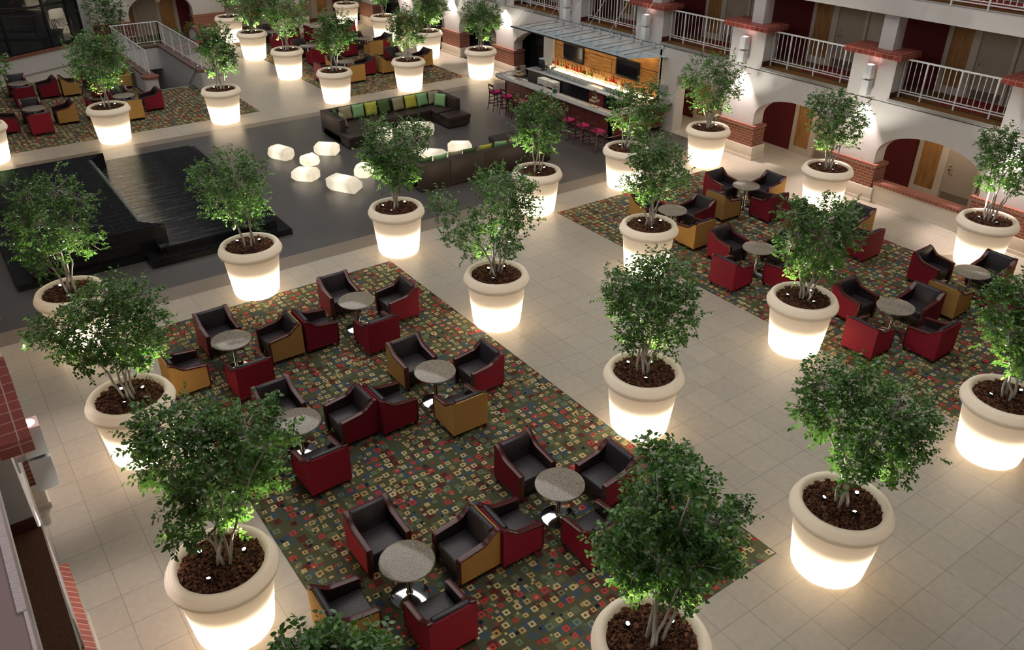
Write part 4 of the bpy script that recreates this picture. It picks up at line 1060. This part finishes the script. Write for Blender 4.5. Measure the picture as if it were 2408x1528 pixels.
# tree growing in the bed behind the stairwell, shrubs
X, Y, n, bl = TREES['E']
t = thing('bed_tree', 'dark tree growing in the planting bed between the slanted window and the far arch', 'tree', (X, Y, .42))
tree_parts(t, 'E', [(b[0], b[1], b[2]-.42, b[3]) for b in bl], int(n*3.2), 0, .085, np.random.default_rng(9), M['leaf'], nst=3)
def shrub(x, y, z, r, label, mat, nl=260, hh=.6):
    rng = np.random.default_rng(int(x*100+y)); t = thing('low_shrub', label, 'shrub', (x, y, z), 0, 'low shrubs in the planting bed')
    d = nrm(np.abs(rng.normal(0, 1, (nl, 3)))*np.array([1, 1, 1])*np.where(rng.uniform(0, 1, (nl, 3)) > .5, 1, -1)*np.array([1, 1, 0])+np.array([0, 0, 1])*np.abs(rng.normal(0, .8, (nl, 1))))
    B = d*(r*rng.uniform(.4, 1, (nl, 1)))*np.array([1, 1, hh/r]); me = leaves(rng, B, nrm(d+rng.normal(0, .5, (nl, 3))), np.full(nl, .10), 'foliage', mat)
    o = bpy.data.objects.new('foliage', me); COL.objects.link(o); o.parent = t
    m = MB()
    for i in range(6): m.tube([(0, 0, 0), tuple(d[i]*r*.8*np.array([1, 1, hh/r]))], [.012, .005], 4)
    m.build('stem', M['bark'], t)
for x, y, r, mt, lb in ((9.9, 45.4, .35, 'leaf2', 'light green shrub in the bed just behind the stairwell railing'), (10.65, 45.5, .35, 'leaf', 'dark green shrub in the bed behind the stairwell, right of the light green one'),
                    (11.4, 45.6, .36, 'leaf', 'dark green shrub in the bed before the far arch'), (11.9, 46.5, .36, 'leaf', 'dark green shrub left of the curved brick-topped wall'),
                    (13.1, 47.0, .34, 'leaf2', 'light green shrub right of the curved brick-topped wall'), (13.0, 47.9, .34, 'leaf2', 'light green shrub against the far brick pier')):
    shrub(x, y, .42, r, lb, M[mt])
# ------------------------------------------------------------------ fountain
t = thing('fountain', 'black slate water fountain with raised basin and low stepped spill tier', 'fountain', (0, 0, .003))
MB().prism([(.60, 21.48), (3.63, 21.48), (3.63, 20.88), (7.43, 20.88), (7.43, 29.66), (3.63, 29.66), (3.63, 29.0), (.60, 29.0)], 'z', 0, .15).build('base_step', M['black_stone_v'], t)
MB().prism([(.62, 21.50), (3.65, 21.50), (3.65, 20.90), (7.41, 20.90), (7.41, 29.64), (3.65, 29.64), (3.65, 28.98), (.62, 28.98)], 'z', .15, .156).build('step_top', M['black_stone'], t)
MB().box(3.96, 7.15, 21.28, 29.26, .156, .335).build('spill_tier', M['black_stone_v'], t)
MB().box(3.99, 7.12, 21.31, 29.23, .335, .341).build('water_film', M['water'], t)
MB().prism([(.95, 21.63), (4.29, 21.63), (3.78, 22.14), (3.78, 28.0), (4.29, 28.52), (.95, 28.52)], 'z', .15, .835).build('raised_basin', M['black_stone_v'], t)
MB().prism([(.97, 21.65), (4.25, 21.65), (3.76, 22.13), (3.76, 28.01), (4.25, 28.50), (.97, 28.50)], 'z', .835, .841).build('basin_water', M['water_still'], t)
MB().box(3.745, 3.79, 22.14, 28.0, .825, .850).build('weir_lip', M['brushed'], t)
m = MB(); n = 40; vs = []; fs = []
for i in range(n+1):
    y = 22.16+5.82*i/n; w = .012*math.sin(i*1.7)+.008*math.sin(i*4.1)
    for a in range(7):
        u = a/6; vs.append((3.79+.16*u**.7+w*u, y, .846-.50*u*u))
for i in range(n):
    for a in range(6): fs.append((i*7+a, i*7+a+1, (i+1)*7+a+1, (i+1)*7+a))
m.add(vs, fs); m.build('falling_water', M['fall'], t, smooth=True)

# ------------------------------------------------------------------ sofas
def make_sofa(mir, label):
    t = thing('sectional_sofa', label, 'sofa', (0, 0, .003), 0, 'brown sectional sofas')
    f = (lambda y: 50.29-y) if mir else (lambda y: y)
    def bx(name, x0, x1, y0, y1, z0, z1, bev=.012, mat='sofa', seg=2): return MB().box(x0, x1, f(y0), f(y1), z0, z1).build(name, M[mat], t, bevel=bev, seg=seg)
    m = MB().box(12.03, 17.0, f(27.8), f(28.78), 0, .05).box(12.03, 12.95, f(26.6), f(27.8), 0, .05).box(16.18, 17.0, f(26.6), f(27.8), 0, .05)
    m.build('plinth', M['dark_base'], t)
    xs = (11.95, 13.03, 14.36, 15.92, 17.08)
    for a, b in zip(xs[:-1], xs[1:]): bx('back_rest', a+.004, b-.004, 28.60, 28.85, .05, .88)
    for a, b in ((11.95, 12.19), (16.84, 17.08)): bx('arm_rest', a, b, 27.20, 28.60, .05, .88)
    for a, b in ((13.05, 14.55), (14.56, 16.09)): bx('seat_base', a, b, 27.80, 28.60, .05, .30)
    for a, b in ((11.95, 13.04), (16.10, 17.08)): bx('seat_base', a, b, 26.52, 28.60, .05, .30, .01)
    for a, b in ((13.05, 14.06), (14.07, 15.07), (15.08, 16.09)): bx('seat_cushion', a, b, 27.77, 28.60, .30, .455, .03, 'sofa', 3)
    bx('seat_cushion', 12.19, 13.04, 27.20, 28.60, .30, .455, .03, 'sofa', 3); bx('seat_cushion', 16.10, 16.84, 27.37, 28.60, .30, .455, .03, 'sofa', 3)
    bx('seat_cushion', 11.94, 13.05, 26.47, 27.20, .30, .457, .03, 'sofa', 3); bx('seat_cushion', 16.09, 17.10, 26.47, 27.20, .30, .457, .03, 'sofa', 3)
    if not mir: pass
    return t
make_sofa(False, 'dark brown vinyl sectional sofa facing the camera, with a row of pillows')
make_sofa(True, 'dark brown vinyl sectional sofa seen from behind, right of the glowing stones')

def pillow_mesh(s=.52, th=.17, n=10):
    V = []; F = []
    for sd in (1, -1):
        for i in range(n+1):
            for j in range(n+1):
                u = -1+2*i/n; v = -1+2*j/n
                k = (1-u**4)*(1-v**4)
                pinch = 1-.07*(1-abs(u*v))*max(abs(u), abs(v))**3
                V.append((u*s/2*pinch, sd*th/2*k**.6, v*s/2*pinch))
    N = (n+1)*(n+1)
    for i in range(n):
        for j in range(n):
            a = i*(n+1)+j; F.append((a, a+1, a+n+2, a+n+1)); F.append((N+a, N+a+n+1, N+a+n+2, N+a+1))
    m = MB().add(V, F); return m
pil = {}
def pillow(x, y, z, c, rz, tilt, label):
    if c not in pil:
        o = pillow_mesh().build('throw_pillow', M['pillow_'+c], None, smooth=True); pil[c] = o
        bm = bmesh.new(); bm.from_mesh(o.data); bmesh.ops.remove_doubles(bm, verts=bm.verts, dist=1e-4); bm.to_mesh(o.data); bm.free()
    else:
        o = pil[c].copy(); COL.objects.link(o)
    o.location = (x, y, z); o.rotation_euler = (tilt, rnd.uniform(-.06, .06), rz); tag(o, label, 'pillow', 'pillows on the brown sofas')
cn = dict(lgreen='light green', yellow='lime yellow', dgreen='dark green', khaki='khaki')
for x, c, d in ((12.80, 'khaki', 'third from its left arm'), (13.32, 'lgreen', 'beside the leftmost lime one'), (13.86, 'yellow', 'left of the dark green one'), (14.41, 'dgreen', 'at the middle of the back'),
                (15.03, 'khaki', 'right of the dark green one'), (15.58, 'yellow', 'fourth from the right arm'), (16.10, 'lgreen', 'third from the right arm'), (16.62, 'khaki', 'in the right corner')):
    pillow(x, 28.45, .71, c, rnd.uniform(-.1, .1), -.22, f'{cn[c]} pillow against the back of the far sofa, {d}')
pillow(16.66, 28.02, .70, 'lgreen', PI/2+.5, .2, 'light green pillow leaning on the right arm of the far sofa')
pillow(12.34, 28.30, .72, 'dgreen', -PI/2-.35, .25, 'dark green pillow in the left corner of the far sofa')
pillow(12.38, 27.80, .70, 'khaki', -PI/2-.1, .25, 'khaki pillow leaning on the left arm of the far sofa')
for x, c, d in ((12.36, 'dgreen', 'leftmost'), (12.90, 'lgreen', 'second from the left'), (13.46, 'khaki', 'third from the left'), (14.02, 'dgreen', 'middle one'), (14.64, 'yellow', 'third from the right'),
                (15.25, 'lgreen', 'second from the right'), (15.83, 'khaki', 'rightmost')):
    pillow(x, 21.86, .73, c, rnd.uniform(-.08, .08)+PI, -.22, f'{cn[c]} pillow showing above the near sofa\'s back, {d}')

# ------------------------------------------------------------------ glowing stones
def stone(x, y, l, w, h, rz, label, power, seed):
    r = random.Random(seed); bm = bmesh.new()
    for sx in (-1, 1):
        for sy in (-1, 1):
            for zz in (0, 1):
                c = [r.uniform(.14, .30), r.uniform(.14, .30), r.uniform(.18, .34)]
                X_, Y_, Z_ = sx*l/2, sy*w/2, zz*h
                k = -1 if zz else 1
                bm.verts.new((X_-sx*c[0]*l*.8, Y_, Z_+k*c[2]*h)); bm.verts.new((X_, Y_-sy*c[1]*w, Z_+k*c[2]*h)); bm.verts.new((X_-sx*c[0]*l*.7, Y_-sy*c[1]*w, Z_))
    res = bmesh.ops.convex_hull(bm, input=list(bm.verts))
    bmesh.ops.delete(bm, geom=[v for v in bm.verts if not v.link_faces], context='VERTS')
    bmesh.ops.bevel(bm, geom=list(bm.edges), offset=.006, segments=1, affect='EDGES')
    me = bpy.data.meshes.new('stone_shell'); bm.to_mesh(me); bm.free(); me.materials.append(M['stone_lamp'])
    t = thing('stone_lamp', label, 'lamp', (x, y, .004), rz, 'glowing stone shaped floor lamps')
    o = bpy.data.objects.new('stone_shell', me); COL.objects.link(o); o.parent = t
    light('stone_light', 'POINT', (0, 0, h*.45), power, (1, .90, .74), t, shadow_soft_size=.08)
stone(9.62, 27.05, .98, .55, .42, 1.95, 'glowing white faceted stone lamp farthest left, near the fountain\'s far corner', 5.4, 1)
stone(10.15, 25.85, .60, .54, .36, .2, 'small round glowing stone lamp between the five larger ones at left', 5.4, 2)
stone(11.10, 26.55, .85, .60, .40, 2.4, 'glowing stone lamp nearest the far sofa\'s left end', 6.1, 3)
stone(9.46, 24.62, .86, .56, .40, 2.25, 'glowing stone lamp in front of the small round one', 5.4, 4)
stone(10.08, 23.05, 1.15, .62, .46, 2.15, 'largest glowing stone lamp, closest to the camera', 7.2, 5)
stone(11.18, 23.86, .66, .58, .40, .9, 'glowing stone lamp right of the largest one, half behind leaves', 5.8, 6)
stone(14.75, 26.65, 1.35, .70, .46, 2.5, 'long glowing stone lamp inside the curve of the far sofa', 6.5, 7)
stone(13.55, 26.9, .72, .6, .40, 1.1, 'glowing stone lamp hidden behind the tree, before the far sofa', 5.0, 8)
stone(13.55, 23.6, 1.25, .72, .48, 2.3, 'glowing stone lamp just behind the near sofa, left one', 6.1, 9)
stone(14.85, 23.75, .85, .72, .48, 2.6, 'glowing stone lamp just behind the near sofa, right one', 6.1, 10)

# ------------------------------------------------------------------ bar
t = thing('bar_counter', 'dark red mahogany bar counter with grey granite top', 'bar', (0, 0, .003))
out = [(19.80, 21.55), (22.93, 21.55), (22.93, 22.12), (20.34, 22.12), (20.34, 28.35), (20.95, 28.42), (20.95, 28.98), (20.35, 29.02), (20.02, 28.98), (19.86, 28.82), (19.80, 28.5)]
MB().prism(out, 'z', 1.035, 1.075).build('granite_top', M['bar_granite'], t, bevel=.006)
MB().prism([(x+(.02 if x < 20 else 0), y+(.02 if y < 22 else 0)) for x, y in out], 'z', .985, 1.035).build('top_edging', M['mahogany'], t)
MB().box(20.22, 20.34, 21.95, 28.6, .08, .985).box(20.22, 22.93, 21.95, 22.07, .08, .985).box(20.22, 20.9, 28.5, 28.6, .08, .985).build('front_panel', M['mahog_panel'], t)
g = MB()
for i in range(8): g.box(20.214, 20.222, 22.6+.82*i, 22.612+.82*i, .08, .985)
g.build('panel_joint', M['dark_base'], t)
MB().box(20.28, 20.34, 22.0, 28.55, 0, .08).box(20.28, 22.93, 22.0, 22.05, 0, .08).build('toe_kick', M['black'], t)
m = MB().tube([(20.05, 21.8, .2), (20.05, 28.5, .2)], .022, 8).tube([(20.05, 21.8, .2), (22.9, 21.8, .2)], .022, 8)
m.build('foot_rail', M['brushed'], t, smooth=True)
m = MB()
for i in range(8): m.tube([(20.05, 22.0+.9*i, .2), (20.22, 22.0+.9*i, .2)], .015, 6)
for i in range(3): m.tube([(20.8+.8*i, 21.8, .2), (20.8+.8*i, 21.95, .2)], .015, 6)
m.build('rail_bracket', M['brushed'], t)
# under-counter service shelf behind the front
MB().box(20.34, 20.78, 22.2, 28.3, .70, .76).build('service_shelf', M['black'], t)

t = thing('back_bar', 'dark back bar cabinet with pale granite top under the lit bottles', 'cabinet', (0, 0, .003))
MB().box(22.05, 22.9, 22.35, 29.45, .0, .885).build('cabinet_body', M['black'], t)
for i in range(7):
    y0 = 22.5+.95*i
    d = MB().box(22.03, 22.05, y0, y0+.9, .08, .84).build('cabinet_door', M['mahog_panel'] if i in (2,) else M['black'], t)
    MB().box(22.0, 22.03, y0+.78, y0+.80, .45, .65).build('door_handle', M['brushed'], d)
MB().box(21.98, 22.94, 22.36, 29.5, .885, .925).build('granite_top', M['bar_granite'], t, bevel=.005)
MB().box(22.66, 22.94, 22.5, 28.8, .925, 1.03).build('bottle_step', M['mahog_panel'], t)
MB().box(22.64, 22.66, 22.5, 28.8, .985, 1.045).box(22.66, 22.94, 22.5, 28.8, 1.03, 1.042).build('light_strip', M['strip'], t)
for y in (27.35, 27.95):
    c = thing('ice_bin', f'ivory appliance under the back bar, {"left" if y > 27.5 else "right"} of the pair', 'appliance', (21.80, y, .003), 0, 'ivory bar appliances')
    MB().box(-.18, .17, -.26, .26, 0, .83).build('body', M['beige_plastic'], c, bevel=.012)
    MB().box(-.20, -.18, -.16, .16, .55, .60).box(-.20, -.18, -.16, -.13, .42, .6).box(-.20, -.18, .13, .16, .42, .6).build('door_handle', M['black'], c)
    MB().box(-.183, -.18, -.2, .2, .08, .2).build('vent', M['grey_plastic'], c)

# bottles along the lit step
def bottle_mb(kind):
    m = MB()
    if kind == 0: m.lathe([(0, 0), (.038, 0), (.040, .01), (.040, .17), (.030, .205), (.015, .225), (.014, .30), (0, .30)], 12)
    elif kind == 1: m.lathe([(0, 0), (.045, 0), (.047, .01), (.045, .13), (.030, .165), (.016, .18), (.016, .24), (0, .24)], 12)
    else: m.lathe([(0, 0), (.033, 0), (.035, .01), (.035, .20), (.020, .25), (.013, .27), (.013, .33), (0, .33)], 12)
    return m
bp = {}
blab = dict(amber='amber', red='red', clear='clear', green='green', brown='dark brown', pink='pink', lime='lime green', blue='pale blue')
seq = 'brown amber amber red brown clear green amber clear amber brown amber red amber amber red amber red red amber brown green brown green lime amber brown clear clear clear clear clear clear clear brown amber red pink red pink amber clear clear amber amber amber blue brown amber amber amber amber clear amber amber amber brown amber amber'.split()
for i, c in enumerate(seq):
    k = rnd.choice((0, 0, 1, 2)); y = 28.70-i*(6.05/len(seq))
    if (c, k) not in bp:
        r = thing('liquor_bottle', '', 'bottle')
        bottle_mb(k).build('bottle_body', M['b_'+c], r, smooth=True)
        h = (.30, .24, .33)[k]
        MB().cyl(0, 0, h-.01, h+.035, .016, 10).build('cap', M['black'], r)
        MB().lathe([(.0415 if k == 0 else .048 if k == 1 else .036, .05), (.0415 if k == 0 else .047 if k == 1 else .036, .12)], 12).build('paper_band', M['khaki_label'] if 'khaki_label' in M else M['beige_plastic'], r)
        bp[(c, k)] = r
    else: r = dup(bp[(c, k)], (0, 0, 0), 0)
    r.location = (22.82+rnd.uniform(-.05, .05), y, 1.045); r['label'] = f'{blab[c]} liquor bottle in the row on the lit step behind the bar'; r['group'] = 'bottles on the lit step behind the bar'
# glasses on the back counter
def glass_mb(k):
    m = MB()
    if k == 0: m.lathe([(.034, 0), (.036, .05), (.030, .095), (.006, .105), (.005, .16), (.030, .175), (0, .178)], 10)   # upside-down wine glass
    else: m.lathe([(.0, .0), (.028, 0), (.036, .12), (.034, .12), (.027, .008)], 10)
    return m
g0 = [glass_mb(0).build('stemmed_glass', M['clear_glass'], None, smooth=True), glass_mb(1).build('tumbler', M['clear_glass'], None, smooth=True)]
first = [True, True]
def put_glass(k, x, y):
    if first[k]: o = g0[k]; first[k] = False
    else: o = g0[k].copy(); COL.objects.link(o)
    o.location = (x, y, .928)
    if k == 0: tag(o, 'clear stemmed glass standing upside down in the rows on the back bar', 'glass', 'stemmed glasses on the back bar')
    else: tag(o, 'clear tumbler in the rows at the right of the back bar', 'glass', 'tumblers on the back bar')
for i in range(26):
    for j in range(4): put_glass(0, 22.16+.115*j+rnd.uniform(-.01, .01), 28.35-.105*i+rnd.uniform(-.01, .01))
for i in range(12):
    for j in range(3): put_glass(1, 22.30+.10*j+rnd.uniform(-.01, .01), 24.75-.10*i+rnd.uniform(-.01, .01))
t = thing('cash_register', 'black cash register with tilted grey monitor at the left of the back bar', 'cash register', (22.4, 28.85, .928))
MB().box(-.22, .24, -.22, .22, 0, .14).build('cash_drawer', M['black'], t, bevel=.006)
MB().box(-.225, -.22, -.2, .2, .03, .11).build('drawer_front', M['grey_plastic'], t)
MB().box(-.02, .06, -.05, .05, .14, .22).build('stand', M['black'], t)
s = MB().box(-.04, .10, -.16, .16, -.13, .13).build('monitor', M['grey_plastic'], t, bevel=.012); s.location = (0, .02, .34); s.rotation_euler = (0, -.3, .25)
MB().box(-.043, -.038, -.135, .135, -.105, .105).build('monitor_screen', plain('green_grey_screen', (.05, .075, .07, 1), .15), s)
t = thing('receipt_printer', 'small black receipt printer right of the cash register', 'printer', (22.68, 28.45, .928))
MB().box(-.09, .10, -.09, .09, 0, .15).build('body', M['black'], t, bevel=.015); MB().box(-.05, .05, -.06, .06, .15, .156).build('lid', M['grey_plastic'], t)
def bottle_caddy(x, y, lab):
    t = thing('wine_caddy', lab, 'bottle rack', (x, y, 1.08), 0, 'wine caddies on the bar')
    MB().box(-.11, .11, -.15, .15, 0, .012).build('base', M['brushed'], t)
    m = MB()
    for sx in (-1, 1):
        for sy in (-1, 1): m.box(sx*.10-.006, sx*.10+.006, sy*.14-.006, sy*.14+.006, 0, .26)
    m.build('leg', M['brushed'], t)
    MB().box(-.12, .12, -.16, .16, .19, .26).build('tray', plain('pale_wood_'+str(int(y)), (.45, .30, .17, 1), .5), t)
    for i, (dx, dy) in enumerate(((-.05, -.08), (.04, -.02), (-.03, .05), (.05, .1))):
        r = bp.get(('brown', 2)) or list(bp.values())[0]
        dup(r, (x+dx, y+dy, 1.342), 0, f'dark wine bottle standing in the {"left" if y > 25 else "right"} wine caddy on the bar', 'wine bottles in the caddies')
bottle_caddy(20.20, 27.62, 'small wine caddy with dark bottles at the left end of the bar')
bottle_caddy(20.18, 22.85, 'small wine caddy with dark bottles at the right end of the bar')
t = thing('flower_vase', 'square teal glass vase of purple flowers on the bar counter', 'vase', (20.14, 25.15, 1.08))
MB().box(-.06, .06, -.06, .06, 0, .13).build('vase', M['teal_glass'], t, bevel=.006)
rng = np.random.default_rng(5); m = MB()
for i in range(26):
    a = rng.uniform(0, 6.28); r = rng.uniform(0, .12); m.lathe([(0, -.02), (.02, 0), (0, .02)], 6, (r*math.cos(a), r*math.sin(a), .20+rng.uniform(0, .12)))
m.build('blossoms', plain('purple_blossom', (.20, .10, .22, 1), .8), t)
m = MB()
for i in range(9):
    a = 2*PI*i/9; m.tube([(0, 0, .03), (.08*math.cos(a), .08*math.sin(a), .24)], .004, 4)
m.build('stem', M['leaf'], t)
t = thing('towel_dispenser', 'grey paper towel box on the white wall right of the bottles', 'dispenser', (22.86, 22.0, 1.28))
MB().box(-.12, .08, -.14, .14, 0, .36).build('body', M['grey_plastic'], t, bevel=.015); MB().box(-.122, -.12, -.1, .1, .05, .12).build('slot', M['black'], t)

def tv(y0, y1, z0, z1, lab):
    t = thing('television', lab, 'television', (RX+.075, (y0+y1)/2, (z0+z1)/2), 0, 'televisions on the bar panelling')
    w, h = (y1-y0)/2, (z1-z0)/2
    MB().box(-.09, -.012, -w, w, -h, h).build('bezel', M['black'], t, bevel=.006)
    MB().box(-.094, -.09, -w+.04, w-.04, -h+.08, h-.04).build('screen', M['screen'], t)
    MB().box(-.012, .0, -.2, .2, -.15, .15).build('wall_bracket', M['black_metal'], t)
tv(26.85, 28.16, 1.44, 2.14, 'black flat television on the amber panelling, left one')
tv(23.50, 24.80, 1.44, 2.16, 'black flat television on the amber panelling, right one')

def make_stool():
    t = thing('bar_stool', '', 'stool')
    MB().box(-.20, .20, -.20, .20, .71, .77).build('seat', M['pink'], t, bevel=.02)
    MB().box(-.20, .20, -.20, .20, .66, .71).build('seat_frame', M['mahogany'], t)
    for sy in (-1, 1):
        MB().tube([(.18, sy*.18, .68), (.22, sy*.20, 0)], [.020, .016], 6).build('leg', M['mahogany'], t)
        MB().tube([(-.18, sy*.18, .70), (-.20, sy*.19, .35), (-.27, sy*.20, 0)], [.020, .019, .016], 6).build('leg', M['mahogany'], t)
        MB().tube([(-.19, sy*.18, .66), (-.20, sy*.18, .85), (-.25, sy*.18, 1.06)], [.020, .018, .016], 6).build('back_post', M['mahogany'], t)
    MB().box(-.262, -.225, -.18, .18, .97, 1.06).build('back_rail', M['mahogany'], t, bevel=.008)
    MB().box(-.235, -.205, -.18, .18, .84, .87).build('back_slat', M['mahogany'], t)
    for z in (.22, .34, .50):
        for sy in (-1, 1): MB().box(-.21, .20, sy*.188-.01, sy*.188+.01, z, z+.025).build('stretcher', M['mahogany'], t)
    for x in (.20, -.21): MB().box(x-.01, x+.01, -.19, .19, .28, .31).build('stretcher', M['mahogany'], t)
    return t
s0 = make_stool()
for i, (y, lab) in enumerate(((27.68, 'leftmost of the three at the bar\'s left end'), (26.85, 'middle of the three at the bar\'s left end'), (26.02, 'third from the bar\'s left end, half behind leaves'),
                              (22.98, 'left of the three at the bar\'s right end'), (22.18, 'middle of the three at the bar\'s right end'), (21.36, 'rightmost at the bar\'s corner'))):
    r = s0 if i == 0 else dup(s0, (0, 0, 0), 0)
    r.location = (19.10, y, .003); r.rotation_euler = (0, 0, rnd.uniform(-.06, .06)); r['label'] = f'wooden bar stool with fuchsia seat, {lab}'; r['group'] = 'fuchsia bar stools'

# glass canopy over the bar
t = thing('glass_canopy', 'pale blue glass canopy hung on steel rods above the bar', 'canopy', (0, 0, 0))
n = 6
for i in range(n):
    a, b = 22.0+7.1*i/n, 22.0+7.1*(i+1)/n-.012
    MB().add([(20.86, a, 2.86), (20.86, b, 2.86), (22.93, b, 2.66), (22.93, a, 2.66), (20.86, a, 2.875), (20.86, b, 2.875), (22.93, b, 2.675), (22.93, a, 2.675)],
             [(0, 3, 2, 1), (4, 5, 6, 7), (0, 1, 5, 4), (1, 2, 6, 5), (2, 3, 7, 6), (3, 0, 4, 7)]).build('glass_panel', M['glass'], t)
MB().box(20.84, 20.87, 22.0, 29.1, 2.835, 2.878).build('front_rail', M['black_metal'], t)
for y in (28.69, 28.23, 27.49, 27.03, 26.30, 25.86, 25.12, 24.69, 23.94, 23.49, 22.77, 22.32):
    r = MB().tube([(21.02, y, 2.925), (22.94, y, 2.965)], .016, 8).build('rod', M['brushed'], t, smooth=True)
    MB().tube([(22.90, y, 2.965), (22.948, y, 2.965)], .085, 20).build('wall_plate', M['steel'], r)
    MB().tube([(21.02, y, 2.87), (21.02, y, 2.94)], .022, 8).build('clamp', M['steel'], r)
    MB().tube([(22.3, y, 2.725), (22.3, y, 2.745)], .05, 14).build('glass_button', M['steel'], r)
for y in (29.0, 28.45, 27.25, 26.1, 24.9, 23.7, 22.55):
    MB().tube([(21.0, y, 2.90), (22.94, y-.35, 5.55)], .006, 5).build('cable', M['brushed'], t)

# ------------------------------------------------------------------ light
W = bpy.data.worlds.new('hall_sky'); S.world = W; W.use_nodes = True
nt = W.node_tree; nt.nodes.clear()
bg = nt.nodes.new('ShaderNodeBackground'); wo = nt.nodes.new('ShaderNodeOutputWorld')
bg.inputs[0].default_value = (.95, .97, 1, 1); bg.inputs[1].default_value = .055
nt.links.new(bg.outputs[0], wo.inputs[0])
# skylight strips over the hall and daylight from the high windows on the left
light('skylight', 'AREA', (11.3, 22, 21), 4500, (1, .955, .91), None, rot=(0, 0, 0), shape='RECTANGLE', size=14, size_y=50)
light('high_windows', 'AREA', (-9, 18, 15), 1500, (.90, .95, 1), None, rot=(0, -math.radians(62), 0), shape='RECTANGLE', size=6, size_y=40)
for y in (23.4, 25.0, 26.6, 28.2): light('bar_fill_spot', 'SPOT', (22.0, y, 2.55), 45, (.86, .92, 1), None, rot=(0, 0, 0), spot_size=math.radians(100), spot_blend=.6, shadow_soft_size=.05)  # added cool spots without fittings, brightening the counter under the canopy
light('bar_glow', 'AREA', (22.75, 25.6, 2.6), 30, (1, .80, .50), None, rot=(0, math.radians(-12), 0), shape='RECTANGLE', size=.25, size_y=6)

S.view_settings.view_transform = 'Standard'; S.view_settings.look = 'None'
S.view_settings.exposure = 0; S.view_settings.gamma = 1
S.view_settings.use_curve_mapping = False
S.cycles.use_denoising = True
S.cycles.max_bounces = 7; S.cycles.diffuse_bounces = 4; S.cycles.glossy_bounces = 3; S.cycles.transmission_bounces = 4; S.cycles.transparent_max_bounces = 10
S.cycles.sample_clamp_indirect = 6; S.cycles.caustics_reflective = False; S.cycles.caustics_refractive = False
